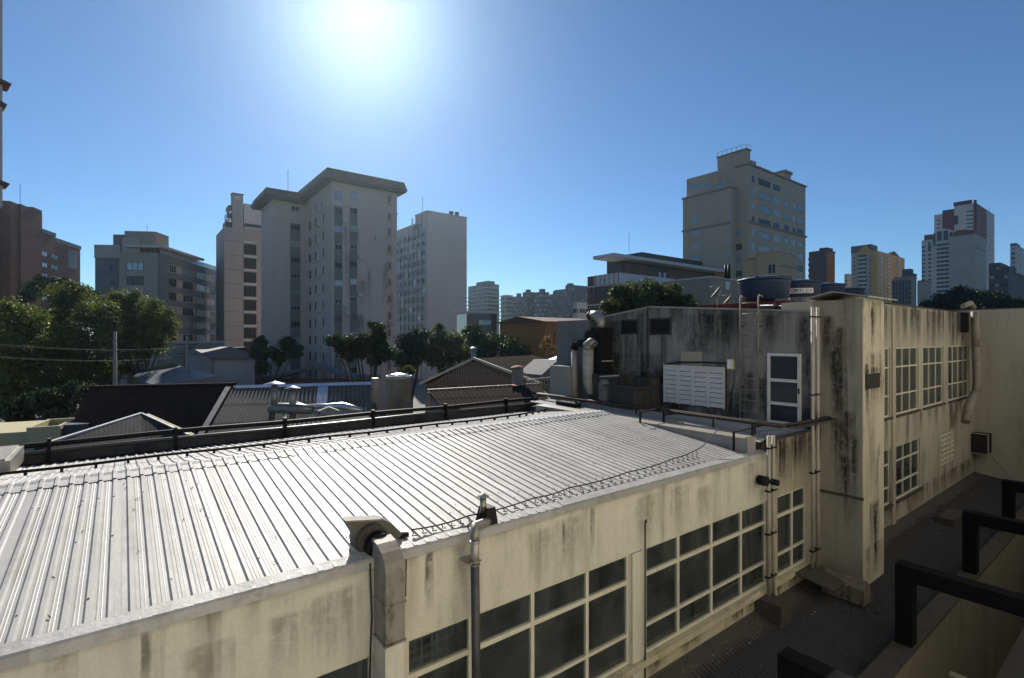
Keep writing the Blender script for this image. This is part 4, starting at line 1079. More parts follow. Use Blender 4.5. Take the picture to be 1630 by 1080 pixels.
# EOF-NEAR
# ================================================================== BACKGROUND BUILDINGS
def wallm(name, col, dirt=0.25, patch=0.08):
    return grimy(name, col, tuple(c*0.45 for c in col), dirt, 0.5, patch, fine=0.3)
class Bld:
    """A building whose near vertical edge stands at bearing pc, t metres deep; local +x runs along the face right of the edge
    (towards the vanishing bearing vpx), local +y along the face left of it."""
    WM = {}
    def __init__(s, name, label, pc, t, vpx=1884.0, cat='building', group=None):
        dx, dy = ray(pc); s.c = (t*dx, t*dy); s.t = t
        vx = ray(vpx); L = math.hypot(*vx); s.x = (vx[0]/L, vx[1]/L)
        if vpx < -1e5: s.x = (-s.x[0], -s.x[1])
        s.y = (-s.x[1], s.x[0])
        s.rz = math.atan2(s.x[1], s.x[0])
        s.root = thing(name, label, cat, (s.c[0], s.c[1], GZ), s.rz, group)
    def _s(s, px, o, d):
        r = ray(px); cx, cy = s.c[0]+o[0], s.c[1]+o[1]
        k = -(cx*r[1]-cy*r[0])/(d[0]*r[1]-d[1]*r[0])
        X, Y = cx+k*d[0], cy+k*d[1]
        t = X*SP+Y*CP
        return k, t
    def R(s, px, py=540, y0=0.0):
        """on the face local y = y0: returns (x, height above ground)"""
        k, t = s._s(px, (s.y[0]*y0, s.y[1]*y0), s.x)
        return k, zz(py, t)-GZ
    def L(s, px, py=540, x0=0.0):
        k, t = s._s(px, (s.x[0]*x0, s.x[1]*x0), s.y)
        return k, zz(py, t)-GZ
    def block(s, name, x0, x1, y0, y1, z0, z1, mat, label=None, parent=None):
        b = MB(); b.box(x0, x1, y0, y1, z0, z1)
        return b.build(name, mat, parent or s.root, local=True, label=label)
    def part(s, name, mb, mat, parent=None, label=None):
        return mb.build(name, mat, parent or s.root, local=True, label=label)
    def win(s, face, u, z, w, h, at=0.0, glass=None, frame=None, div=1, sill=False, proud=0.05, parent=None, name='window'):
        """one window centred at u, its bottom at height z; frame ring, bars and a pane set behind them"""
        glass = glass or M_farglass; frame = frame or M_white
        key = (face, round(w, 2), round(h, 2), glass.name, frame.name, div, sill)
        if key not in Bld.WM:
            b = MB(); f = 0.07
            def bx(u0, u1, d0, d1, z0, z1):
                if face == 'R': b.box(u0, u1, -d1, -d0, z0, z1)
                else: b.box(-d1, -d0, u0, u1, z0, z1)
            b.mat(0); bx(-w/2+f*.5, w/2-f*.5, 0.004, 0.02, f*.5, h-f*.5)
            b.mat(1)
            bx(-w/2, -w/2+f, 0.002, 0.07, 0, h); bx(w/2-f, w/2, 0.002, 0.07, 0, h)
            bx(-w/2+f, w/2-f, 0.002, 0.066, 0, f); bx(-w/2+f, w/2-f, 0.002, 0.066, h-f, h)
            for k in range(1, div): bx(-w/2+w*k/div-0.03, -w/2+w*k/div+0.03, 0.021, 0.06, f, h-f)
            if sill: bx(-w/2-0.1, w/2+0.1, 0.002, 0.14, -0.1, -0.004)
            Bld.WM[key] = b.mesh(name, [glass, frame])
        loc = (u, at, z) if face == 'R' else (at, u, z)
        return link(name, Bld.WM[key], parent or s.root, loc=loc, local=True)

W_pink = wallm('pinkish_wall', (0.52, 0.43, 0.375), 0.4, 0.12)
W_pinkb = wallm('beige_tower_wall', (0.30, 0.28, 0.262), 0.35)
M_dullglass = plain('dull_dark_glass', (0.012, 0.017, 0.028), 0.25, 0, 0.3, 0.7, 0, 0.1)
W_spand = plain('green_grey_spandrel', (0.15, 0.165, 0.14), 0.7, 0, 0.15, 0.4, 0)
W_roofd = plain('brown_eave', (0.085, 0.07, 0.06), 0.8, 0, 0.2, 0.6, 0)
W_slab = wallm('slab_end_wall', (0.483, 0.431, 0.397), 0.2)
W_slabg = plain('slab_grid', (0.32, 0.33, 0.33), 0.7, 0, 0.1, 0.5, 0)
W_brick = wallm('red_brick_wall', (0.15, 0.055, 0.04), 0.25)
W_apt = wallm('grey_beige_wall', (0.300, 0.263, 0.231), 0.2)
W_aptg = plain('blue_grey_wall', (0.13, 0.145, 0.165), 0.8, 0, 0.15, 0.3, 0)
W_aptl = plain('light_panel', (0.33, 0.30, 0.26), 0.8, 0, 0.1, 0.3, 0)
W_cream = wallm('cream_tower_wall', (0.42, 0.345, 0.265), 0.35, 0.12)
W_band = plain('cream_tower_band', (0.250, 0.213, 0.163), 0.8, 0, 0.15, 0.5, 0)
W_dark = plain('dark_cladding', (0.03, 0.032, 0.036), 0.5, 0, 0.2, 0.4, 0)
W_white = plain('pale_band', (0.45, 0.45, 0.45), 0.7, 0, 0.12, 0.4, 0)
W_brown = plain('brown_panel', (0.12, 0.085, 0.07), 0.75, 0, 0.15, 0.5, 0)

# ---- pinkish tower with wide flat eaves
tb = Bld('eaved_tower', 'tall pinkish tower with wide dark flat eaves and a recessed left wing', 529, 84)
xw, _ = tb.R(632); yB, _ = tb.L(487); _, hB = tb.R(529, 289)
tb.block('wall', 0, xw, 0, yB+10, 0, hB, W_pink)
bm_ = MB(); bm_.frustum((-1.6, xw+1.3, -1.6, yB+11), (-1.2, xw+0.8, -1.2, yB+10.5), hB+0.25, hB+1.75); bm_.box(-1.45, xw+1.15, -1.45, yB+10.8, hB, hB+0.245); tb.part('roof', bm_, W_roofd)
yA = yB-0.0; xA0 = tb.R(433, 540, yA)[0]
_, hA = tb.R(433, 318, yA)
tb.block('wing', xA0, -0.001, yA, yA+9, 0, hA, W_pink)
bm_ = MB(); bm_.frustum((xA0-1.7, -1.2, yA-1.7, yA+10.5), (xA0-1.2, -0.9, yA-1.2, yA+10), hA+0.35, hA+1.75); bm_.box(xA0-1.5, -1.05, yA-1.5, yA+10, hA, hA+0.345); tb.part('roof', bm_, W_roofd)
# ledge bands under the top storey
_, zl = tb.R(529, 325)
tb.block('ledge', -0.12, xw+0.12, -0.12, 0.0-0.002, zl-0.15, zl+0.15, W_pink); tb.block('ledge', -0.12, -0.002, 0.0, yB-0.01, zl-0.15, zl+0.15, W_pink)
_, zlA = tb.R(433, 347, yA); tb.block('ledge', xA0-0.12, -0.13, yA-0.12, yA-0.002, zlA-0.12, zlA+0.12, W_pink)
ST = 2.98
for (pa, pb) in ((532, 545), (556.5, 568.5)):
    ua, _ = tb.R(pa); ub_, _ = tb.R(pb); wc = ub_-ua; uc = (ua+ub_)/2
    _, zt1 = tb.R(pa, 328)
    tb.block('spandrel_strip', ua, ub_, -0.05, -0.003, 3, zt1, W_spand)
    tb.win('R', uc, tb.R(pa, 319)[1], wc, 1.7, 0, M_farglass2, W_pink, 2)
    z = zt1-1.25
    k = 0
    while z > 3:
        tb.win('R', uc, z, wc-0.1, 0.95, -0.052, (M_farglass, M_farglass2)[(k*7 % 3) == 1], W_white if k % 3 else W_spand, 2); z -= ST; k += 1
# niches with rounded outline
def niche_mesh():
    b = MB(); n = 10; w_, h_ = 0.42, 1.9
    out = [(w_*math.cos(PI*k/n), h_-w_+w_*math.sin(PI*k/n)) for k in range(n+1)]+[(w_*math.cos(PI+PI*k/n), w_+w_*math.sin(PI+PI*k/n)) for k in range(n+1)]
    inn = [(x*0.72, (z-h_/2)*0.88+h_/2) for x, z in out]
    m = len(out)
    vs = [(x, -0.16, z) for x, z in out]+[(x, -0.16, z) for x, z in inn]+[(x, 0, z) for x, z in out]+[(x, -0.02, z) for x, z in inn]
    fs = [(k, (k+1) % m, m+(k+1) % m, m+k) for k in range(m)]+[(2*m+k, 2*m+(k+1) % m, (k+1) % m, k) for k in range(m)]+[(m+k, m+(k+1) % m, 3*m+(k+1) % m, 3*m+k) for k in range(m)]
    b.add(vs, [f[::-1] for f in fs]); b.mat(1); b.add([(x, -0.015, z) for x, z in inn], [tuple(range(m))])
    b.mat(0); b.prism([(-w_, -0.17, 0.42), (-w_*0.6, -0.45, 0.42), (w_*0.6, -0.45, 0.42), (w_, -0.17, 0.42), ], (0, 0, -0.35))
    return b.mesh('niche_balcony', [W_pink, plain('niche_shade', (0.26, 0.20, 0.17), 0.8, 0, 0.1, 1, 0)])
nm = niche_mesh()
un, _ = tb.R(619.5); _, zn = tb.R(619.5, 327)
z = zn
while z > 4: link('niche_balcony', nm, tb.root, loc=(un, 0, z), local=True); z -= ST*0.985
# wing A strip and window
ua, _ = tb.R(462, 540, yA); ub_, _ = tb.R(478, 540, yA); _, zt1 = tb.R(462, 355, yA)
tb.block('spandrel_strip', ua, ub_, yA-0.05, yA-0.003, 3, zt1, W_spand)
tb.win('R', (ua+ub_)/2, tb.R(470, 337, yA)[1], (ub_-ua)*0.8, 1.0, yA, M_farglass, W_white, 2)
z = zt1-1.3; k = 0
while z > 3:
    tb.win('R', (ua+ub_)/2, z, ub_-ua-0.15, 1.0, yA-0.052, (M_farglass, M_farglass2)[k % 3 == 1], W_white if k % 2 else W_spand, 3); z -= ST; k += 1
# left face of the main wing: narrow slits and half-round balconies
def halfround():
    b = MB(); n = 8
    pts = [(-0.55*math.sin(PI*k/n), -0.7*math.cos(PI*k/n)) for k in range(n+1)]
    b.prism([(x-0.003, y, 0) for x, y in pts], (0, 0, 0.9)); return b.mesh('round_balcony', W_pink)
hm = halfround()
for (py_, ) in ((360,),):
    z0_ = zl-2.2
    while z0_ > 4:
        for px_, w_ in ((494, 1.0), (503, 0.7), (515, 0.5)):
            u, _ = tb.L(px_); tb.win('L', u, z0_, w_, 1.5, 0, M_farglass, W_spand, 1)
        link('round_balcony', hm, tb.root, loc=(0, tb.L(509)[0], z0_-0.4), local=True)
        z0_ -= ST
for px_ in (494, 503, 513): tb.win('L', tb.L(px_)[0], zl+0.5, 0.6, 1.2, 0, M_farglass, W_pink)
p_ = (xA0+2, yA+4)
b = MB(); b.tube([(xA0+3.2, yA+2, hA+2), (xA0+3.2, yA+2, hA+2+4.5)], 0.05, 5); tb.part('antenna', b, M_darkpipe)
for k_, (px_, py_) in enumerate(((548, 352), (548, 440), (573, 410), (552, 498), (573, 470), (600, 380))):
    u_, z_ = tb.R(px_, py_); b = MB(); b.box(u_-0.4, u_+0.4, -0.42, -0.06, z_-0.3, z_+0.3); b.box(u_-0.35, u_+0.35, -0.43, -0.421, z_-0.2, z_+0.2); tb.part('condenser_unit', b, W_white)
for k_ in range(16):
    u_ = rs_.uniform(0.3, xw-1.5); z_ = rs_.uniform(8, hB-4); me_ = bpy.data.meshes.new('rain_mark'); w_ = rs_.uniform(0.5, 1.6); h_ = rs_.uniform(3, 9)
    me_.from_pydata([(u_, -0.02-0.002*k_, z_-h_), (u_+w_, -0.02-0.002*k_, z_-h_), (u_+w_, -0.02-0.002*k_, z_), (u_, -0.02-0.002*k_, z_)], [], [(0, 1, 2, 3)]); uv_ = me_.uv_layers.new(name='uv')
    for i_, c_ in enumerate(((0, 0), (1, 0), (1, 1), (0, 1))): uv_.data[i_].uv = c_
    me_.materials.append(S_far); link('rain_mark', me_, tb.root, local=True)
# entrance canopy in front of the tower
cn = Bld('curved_canopy', 'long low grey canopy with a raised curve at the foot of the pinkish tower', 560, 66, -1e6)
b = MB(); pf = [(0, 0), (3, 0.1), (6, 1.0), (8, 1.4), (10, 1.0), (12.5, 0.15), (16, 0)]
x0c = -13
v_ = [(x0c+x, 0, 7.2+z) for x, z in pf]; vv_ = v_+[(x, y, z+0.45) for x, y, z in v_[::-1]]
b.prism(vv_, (0, 3, 0)); cn.part('canopy', b, plain('canopy_grey', (0.13, 0.135, 0.14), 0.7))
cn.block('wall', x0c+0.5, 2.5, 1, 3, 0, 7.19, W_brown)

# ---- beige tower with dark balcony windows, left of it
t2 = Bld('balcony_tower', 'beige tower with one column of dark wide windows and a tall chimney on top', 357, 110)
x1_, _ = t2.R(432); _, h2 = t2.R(357, 361)
t2.block('wall', 0, x1_, 0, 12, 0, h2, W_pinkb)
za = t2.R(388, 540)[0]; zb_ = t2.R(408, 540)[0]
k = 0; py = 366
while py < 560:
    _, z1w = t2.R(388, py); wz = 2.35
    if k: 
        t2.win('R', (za+zb_)/2, z1w-wz, zb_-za, wz, 0, M_dullglass, W_dark, 3)
    t2.block('balcony_slab', za-0.1, zb_+0.1, -0.35, -0.002, z1w-wz-0.5, z1w-wz-0.1, W_white)
    t2.block('joint_line', 0.1, za-0.15, -0.03, -0.002, z1w-wz-0.42, z1w-wz-0.34, W_brown)
    t2.win('R', (t2.R(418)[0]+t2.R(424)[0])/2, z1w-1.8, 0.9, 1.1, 0, M_farglass, W_dark, 1)
    py += 22.3; k += 1
c0, _ = t2.R(370); c1, _ = t2.R(387); _, hc = t2.R(370, 309)
t2.block('chimney', c0, c1, 0.01, 2, h2+0.002, hc, W_pinkb); t2.block('chimney_cap', c0-0.1, c1+0.1, -0.1, 2.1, hc+0.002, hc+0.3, W_brown)
t2.block('flue_opening', c0+0.5, c1-0.5, -0.02, 0.005, hc-1.0, hc-0.4, W_white)
p0_, hp = t2.R(389, 323); t2.block('penthouse', p0_, x1_, 0.6, 9, h2+0.002, hp, W_slab); t2.block('dark_band', p0_+0.02, x1_-0.2, 0.5, 0.598, t2.R(389, 362)[1]+0.3, t2.R(389, 355)[1], M_farglass)
for i, (pa, yy) in enumerate(((359, 352), (362, 338), (364, 326))):
    xa_, hh = t2.R(pa, yy); t2.block('terrace', xa_, c0-0.01, 0.3, 4, h2+0.002+i*2.0 if i else h2+0.002, hh-0.01, (W_dark, M_farglass, W_dark)[i])
ol = Bld('ochre_podium', 'low ochre brown block at the foot of the beige tower', 355, 78)
ol.block('wall', 0, ol.R(425)[0], 0, 8, 0, ol.R(355, 554)[1], plain('ochre_wall', (0.10, 0.06, 0.04), 0.8, 0, 0.2, 0.3, 0))

# ---- modernist slab
sl = Bld('slab_tower', 'pale blank-ended slab tower with a gridded window side', 680, 155)
xs_, _ = sl.R(743); ys_, _ = sl.L(631); _, hs = sl.R(680, 337)
ysm, _ = sl.L(661); _, hs2 = sl.L(661, 356)
sl.block('wall', 0, xs_, 0, ysm, 0, hs, W_slab)
sl.block('wall', 0.01, xs_, ysm+0.001, ys_, 0, hs2, W_slab)
ncol = 7; NF = 15
_, ztop = sl.L(680, 349); _, zbot = sl.L(680, 528)
fh = (ztop-zbot)/12.0
cw = (ys_-0.6)/ncol
for c in range(ncol):
    for r in range(15):
        z = ztop-fh*(r+1)+0.6
        if c >= 3 and r == 0: continue
        if z < 1: break
        sl.win('L', 0.5+cw*(c+0.5), z, cw-0.5, fh*0.55, -0.05, (M_farglass, M_farglass2)[(c*5+r*3) % 7 == 0], W_dark, 2)
for c in range(ncol+1):
    sl.block('pilaster', -0.35, -0.004, 0.5+cw*c-0.16-(0.3 if c == 0 else 0), 0.5+cw*c+0.16, 0, (hs if c < 4 else hs2)-0.3, W_slabg)
for r in range(13):
    sl.block('spandrel', -0.10, -0.006, 0.4, ys_-0.2, ztop-fh*(r+1)-0.35, ztop-fh*(r+1)+0.25, W_slabg)
sl.block('parapet', -0.2, xs_+0.1, -0.1, ysm, hs+0.002, hs+0.35, W_slabg)
for i, px in enumerate((722, 731)): 
    u, _ = sl.R(px); sl.block('roof_vent', u-0.5, u+0.5, 1, 2, hs+0.353, hs+1.7, W_dark)
b = MB(); b.tube([(1.5, 6, hs), (1.5, 6, hs+6)], 0.08, 4); sl.part('antenna', b, M_darkpipe)

# ---- apartment block with flat white canopy (left)
ap_ = Bld('apartment_block', 'grey and beige mid-rise apartment block with a thin flat roof slab, behind the left trees', 254, 100, 715)
xr, _ = ap_.R(344); yl, _ = ap_.L(149); _, hR = ap_.R(254, 404)
_, hL1 = ap_.L(180, 390)
y1, _ = ap_.L(204); y2, _ = ap_.L(191)
ap_.block('wall', 0, xr, 0.0, y2, 0, hR, W_aptg, )
ap_.block('facade_panel', -0.25, -0.002, 0.3, ap_.L(229)[0], 0, ap_.L(240, 403)[1], W_apt)
ap_.block('facade_panel', -0.25, -0.002, ap_.L(229)[0]+0.01, y2, 0, ap_.L(210, 403)[1], W_apt)
ap_.block('wing', 0.4, xr*0.6, y2+0.01, yl, 0, ap_.L(170, 411)[1], W_aptg)
ap_.block('light_panel', 0.15, 0.398, y2+0.012, yl, ap_.L(170, 411)[1]-0.01, hL1, W_aptl)
ap_.block('wing_top', 0.4, xr*0.4, y2+0.02, yl, ap_.L(170, 411)[1]+0.003, hL1-0.01, W_apt)
_, hS = ap_.L(175, 371); ap_.block('stair_head', 1.5, 8, y2-0.5, ap_.L(172)[0], hL1+0.002, hS, W_aptg)
_, hP = ap_.L(200, 367); xP = ap_.R(254)[0]
ap_.block('penthouse', 0.5, ap_.R(262)[0]+3.5, 1.0, y2-0.51, hR+0.002, hP, W_apt)
ap_.block('light_panel', 0.25, 0.498, ap_.L(222)[0], ap_.L(190)[0]-0.3, hR+0.005, ap_.L(200, 378)[1], W_aptl)
xc0, hC = ap_.R(243, 391); ap_.block('canopy', -0.8, ap_.R(318, 540)[0], -1.0, 6, hC-0.1, hC+0.35, W_slab)
ap_.block('recessed_storey', 0.5, ap_.R(308)[0], 0.7, 5, hR+0.003, hC-0.11, W_dark)
b = MB(); b.box(0.2, xr, -0.06, -0.02, hR+0.01, hR+0.9); ap_.part('glass_railing', b, M_farglass2)
FH = 2.82
for r in range(9):
    z = hR-1.2-FH*(r+1)+0.9
    for j, (pa, pb, wd) in enumerate(((269, 280, 'w'), (291, 307, 'w'), (313, 326, 'w'), (334, 342, 'w'))):
        ua, ub_ = ap_.R(pa)[0], ap_.R(pb)[0]
        ap_.win('R', (ua+ub_)/2, z, ub_-ua, 1.55, 0, M_farglass2 if (r*3+j*5) % 4 == 1 else M_farglass, W_white if (r+j) % 3 == 0 else W_dark, 3)
    for (pa, pb) in ((280.5, 290), (307.5, 312), (326.5, 333.5)):
        ap_.block('light_panel', ap_.R(pa)[0], ap_.R(pb)[0], -0.06, -0.003, z, z+1.55, W_aptl)
    ya, yb_ = ap_.L(230)[0], ap_.L(203)[0]
    ap_.win('L', (ya+yb_)/2, z-0.3, yb_-ya, 1.7, -0.25, M_farglass if r % 2 else M_farglass2, W_dark, 3)
    ap_.block('light_panel', -0.29, -0.253, ya, yb_, z-1.2, z-0.45, W_aptl)
    ap_.win('L', ap_.L(177)[0], z-0.3, 1.0, 1.0, 0.4, M_farglass, W_aptg, 1)
b = MB(); b.tube([(5, 5, hP), (5, 5, hP+2.2)], 0.05, 4); ap_.part('antenna', b, M_darkpipe)

# ---- red brick block at the far left
rbk = Bld('red_brick_block', 'dark red brick block with a stepped chimney mass at the left edge', 32, 128, 560)
xr, _ = rbk.R(129); _, hb = rbk.R(62, 366); yl = 30
_, hch = rbk.R(32, 325)
rbk.block('wall', 0, rbk.R(88)[0], 0, yl, 0, rbk.R(66, 368)[1], W_brick)
rbk.block('wall', rbk.R(88)[0]+0.01, xr, 0.2, yl, 0, rbk.R(90, 382)[1], W_brick)
rbk.block('wall', -9, -0.01, 2.0, yl, 0, rbk.R(20, 341, 2)[1], W_brick, )
rbk.block('chimney_mass', 0, rbk.R(66)[0], -0.15, 6, 4, hch, W_brick)
rbk.block('chimney_mass', -3.2, -0.01, 0.3, 6, 4, hch-0.1, plain('orange_brick', (0.2, 0.075, 0.04), 0.85, 0, 0.2, 0.5, 0))
rbk.block('chimney_head', rbk.R(51)[0], rbk.R(65)[0], -0.25, 2, hch+0.002, hch+0.5, W_dark)
rbk.block('parapet', rbk.R(66)[0]+0.1, rbk.R(88)[0], -0.2, 0.1, rbk.R(66, 370)[1]+0.003, rbk.R(66, 364)[1], W_dark)
rbk.block('roof_rail', rbk.R(88)[0], xr+0.2, 0.0, 0.19, rbk.R(90, 385)[1], rbk.R(90, 379)[1], W_dark)
rbk.block('glazed_corner', rbk.R(109)[0], rbk.R(124)[0], 0.1, 0.199, rbk.R(110, 426)[1], rbk.R(110, 396)[1], W_aptg)
for r in range(8):
    z = rbk.R(70, 402+17.6*r)[1]
    for (pa, pb) in ((66.5, 75), (81, 92)):
        ua, ub_ = rbk.R(pa)[0], rbk.R(pb)[0]
        rbk.win('R', (ua+ub_)/2, z-1.0, ub_-ua, 1.2, 0.0 if pb < 88 else 0.0, M_farglass2 if pa < 70 else M_farglass, W_dark, 2)
    for (pa, pb) in ((19, 28),):
        ua, ub_ = rbk.R(pa, 540, 2)[0], rbk.R(pb, 540, 2)[0]
        rbk.win('R', (ua+ub_)/2, z-0.4, ub_-ua, 1.2, 2.0, M_farglass2, W_dark, 2)
        rbk.win('R', ua-2.2, z-0.4, 1.2, 1.2, 2.0, M_farglass, W_dark, 2)
    if r > 1: rbk.win('R', rbk.R(116, 540, 0.2)[0], z-1.6, 1.8, 1.3, 0.2, M_farglass2, W_dark, 2)
b = MB(); b.tube([(2, 1, hch), (2, 1, hch+5.5)], 0.06, 4); rbk.part('antenna', b, M_darkpipe)

# ---- tall neighbour at the extreme left edge: its edge and window ledges show
e_ = ond(4.0, 540, 26); nb = thing('edge_tower', 'sliver of a tall cream tower with thin ledges at the left picture edge', 'building', (e_.x, e_.y, GZ), math.radians(14))
e_ = Vector((0, 0, 0)); H0 = -GZ
d = MB(); d.box(-12, 0, 0, 8, zz(330, 26)+H0, 24+H0); d.build('wall', W_slab, nb, local=True)
for py, w_ in ((133, 0.26), (168, 0.10), (293, 0.20)):
    d = MB(); zz_ = zz(py, 26)+H0; d.prism([(-6, -0.3, zz_-0.07), (w_, -0.3, zz_-0.07), (w_+0.05, -0.3, zz_), (-0.1, -0.3, zz_+0.12), (-6, -0.3, zz_+0.12)][::-1], (0, 1.2, 0)); d.build('ledge', W_brown, nb, local=True)
d = MB(); d.box(-12, -1.6, 0.2, 8, 0, zz(330, 26)+H0-0.01); d.build('lower_wall', W_slab, nb, local=True)

# ---- cream tower with setbacks (right of centre)
ct = Bld('setback_tower', 'big cream tower with setbacks, cornice lines and rooftop railing', 1191, 112)
xr, _ = ct.R(1283); xr2, _ = ct.R(1287); yl, _ = ct.L(1145); _, hm_ = ct.R(1191, 262)
ymid, hA_ = ct.L(1145, 271)
ct.block('wall', 0, xr-0.3, 0, ct.L(1140)[0], 0, hm_, W_cream)
ct.block('wall', xr-0.29, xr2, 0.8, 9, 0, ct.R(1285, 342)[1], W_cream)
yS = ct.L(1165)[0]
# lower stepped-forward left volumes
xf = -2.2
def Lx(px, py=540): return ct.L(px, py, xf)
ya, hb_ = Lx(1166, 303); yb2, hb3 = Lx(1150, 303)
ct.block('front_volume', xf, -0.002, ct.L(1165, 540, xf)[0]+0.2, ct.L(1087, 540, xf)[0], 0, ct.L(1120, 310, xf)[1], W_cream)
ct.block('upper_volume', -0.001, 9, ct.L(1140)[0]+0.01, ct.L(1093)[0], 0, ct.L(1100, 284)[1], W_cream)
# roof house
h0, hh = ct.L(1170, 244, 1.0); ct.block('lift_house', 1.0, ct.R(1190)[0]+3.0, ct.L(1190, 540, 1.0)[0]+0.3, ct.L(1142, 540, 1.0)[0], hm_+0.002, hh, W_cream)
ct.block('cornice', 0.8, ct.R(1190)[0]+3.2, ct.L(1190, 540, 1.0)[0]+0.1, ct.L(1141, 540, 1.0)[0], hh+0.003, hh+0.35, W_band)
b = MB(); ye = ct.L(1142, 540, 1.0)[0]; yn = ct.L(1190, 540, 1.0)[0]+0.3
for k in range(7): b.bar((1.0, yn+(ye-yn)*k/6, hh+0.3), (1.0, yn+(ye-yn)*k/6, hh+1.3), 0.06)
b.bar((1.0, yn, hh+1.3), (1.0, ye, hh+1.3), 0.06); b.bar((1.0, yn, hh+1.3), (4, yn, hh+1.3), 0.06); ct.part('roof_railing', b, W_band)
for (pa, pb, ya_) in ((1200, 1208, 258), (1210, 1231, 267)):
    ua, ub_ = ct.R(pa)[0], ct.R(pb)[0]; ct.block('roof_house', ua, ub_, 0.6, 5, hm_+0.004, ct.R(pa, ya_)[1]+0.6, W_cream)
ua, ub_ = ct.R(1249, 540, 0.5)[0], ct.R(1259, 540, 0.5)[0]; ct.block('chimney', ua, ub_, 0.5, 3, hm_+0.004, ct.R(1250, 273)[1], W_cream); ct.block('chimney_cap', ua-0.3, ub_+0.3, 0.2, 3.2, ct.R(1250, 273)[1]+0.003, ct.R(1250, 271)[1]+0.3, W_band)
for zc in (ct.R(1191, 352)[1],):
    ct.block('cornice', -0.25, xr+0.2, -0.25, -0.003, zc-0.3, zc+0.1, W_band)
    ct.block('cornice', xf-0.25, xf-0.003, ct.L(1165, 540, xf)[0]+0.2, ct.L(1086, 540, xf)[0], zc-0.3, zc+0.1, W_band)
ct.block('cornice', xf-0.3, 0, ct.L(1165, 540, xf)[0]+0.1, ct.L(1086, 540, xf)[0], ct.L(1120, 310, xf)[1]+0.003, ct.L(1120, 310, xf)[1]+0.35, W_band)
ct.block('cornice', -0.3, xr, -0.3, 3, hm_+0.003, hm_+0.3, W_band)
FH = 2.98
for r in range(13):
    py = 283+21.7*r
    z = ct.R(1191, 540)[1]
    zt_w = hm_-2.4-FH*r
    for j, (pa, pb) in enumerate(((1196, 1201), (1207, 1226), (1230, 1241), (1248, 1255), (1261, 1266), (1269, 1278))):
        if r == 0 and j > 2: continue
        ua, ub_ = ct.R(pa)[0], ct.R(pb)[0]
        ct.win('R', (ua+ub_)/2, zt_w-1.2, ub_-ua, 1.5, 0, (M_farglass2, M_farglass)[(r*5+j*3) % 3 == 0], W_band if j % 2 else W_white, max(1, int((ub_-ua)/0.9)))
    if r > 3:
        for (pa, pb) in ((1171, 1182),):
            ya, yb_ = ct.L(pb)[0], ct.L(pa)[0]; ct.win('L', (ya+yb_)/2, zt_w-1.2, abs(yb_-ya), 1.5, 0, (M_farglass2, M_farglass)[(r) % 2], W_white, 3)
    if r >= 3:
        for (pa, pb) in ((1102, 1115), (1158, 1163)):
            ya, yb_ = ct.L(pb, 540, xf)[0], ct.L(pa, 540, xf)[0]; ct.win('L', (ya+yb_)/2, ct.L(1108, 418+21.0*(r-3)-63, xf)[1], abs(yb_-ya), 1.6, xf, M_farglass2, W_white, 4 if pa < 1110 else 2)
for (pa, pb) in ((1098, 1106), (1109, 1117), (1121, 1129), (1139, 1155)):
    ya, yb_ = ct.L(pb, 540, 0)[0], ct.L(pa, 540, 0)[0]; ct.win('L', (ya+yb_)/2, ct.L(pb, 302, 0)[1], abs(yb_-ya), 1.7, -0.002, M_farglass2, W_white, 2)

# ---- office with floating roof slab
of = Bld('office_block', 'dark glass office block with a thin floating white roof slab', 985, 92)
xr, _ = of.R(1200); yl, _ = of.L(935); _, h1 = of.R(985, 434)
of.block('glass_volume', 0.02, 12, 0.02, yl, 0, h1-0.05, M_farglass)
x7, _ = of.R(1073)
_, hb0 = of.R(985, 452); of.block('white_band', 0, x7, 0, 6, hb0, h1, W_white)
of.block('lower_wall', 0.01, x7, 0.03, 6, 0, hb0-0.002, W_dark)
for py in (452, 483, 512): of.block('floor_line', -0.08, 0.018, 0, yl, of.L(985, py)[1]-0.15, of.L(985, py)[1]+0.15, W_slabg)
for k in range(7): of.block('mullion', -0.05, 0.019, yl*k/7, yl*k/7+0.1, 2, h1, W_dark)
yr0 = 3.0
_, hT = of.R(1000, 414, yr0)
of.block('upper_storey', of.R(990, 540, yr0)[0], xr, yr0, yl-1, h1+0.002, hT, W_dark)
for (pa, pb) in ((994, 1043), (1063, 1178)):
    of.block('brown_panel', of.R(pa, 540, yr0)[0], of.R(pb, 540, yr0)[0], yr0-0.08, yr0-0.003, h1+0.1, hT-0.6, W_brown)
of.win('R', of.R(1035, 540, yr0)[0], h1+1.0, 1.2, 1.6, yr0-0.085, M_farglass, W_dark)
for pa in (1050, 1058): of.win('R', of.R(pa, 540, yr0)[0], h1+0.6, 0.8, 1.0, yr0-0.01, M_farglass2, W_white)
_, hsb = of.R(989, 406); xs0 = of.R(989)[0]
of.block('roof_slab', -1.0, xr+1, 0.3, of.L(944, 540, -1.0)[0], hsb-0.35, hsb+0.25, W_white)
_, hd2 = of.R(1025, 402, 4.5); of.block('roof_plant', of.R(1022, 540, 4.5)[0], of.R(1118, 540, 4.5)[0], 4.5, 11, hsb+0.252, hd2, W_dark)
b = MB(); b.tube([(10, 6, hd2), (10, 6, hd2+4)], 0.05, 4); of.part('antenna', b, M_darkpipe)

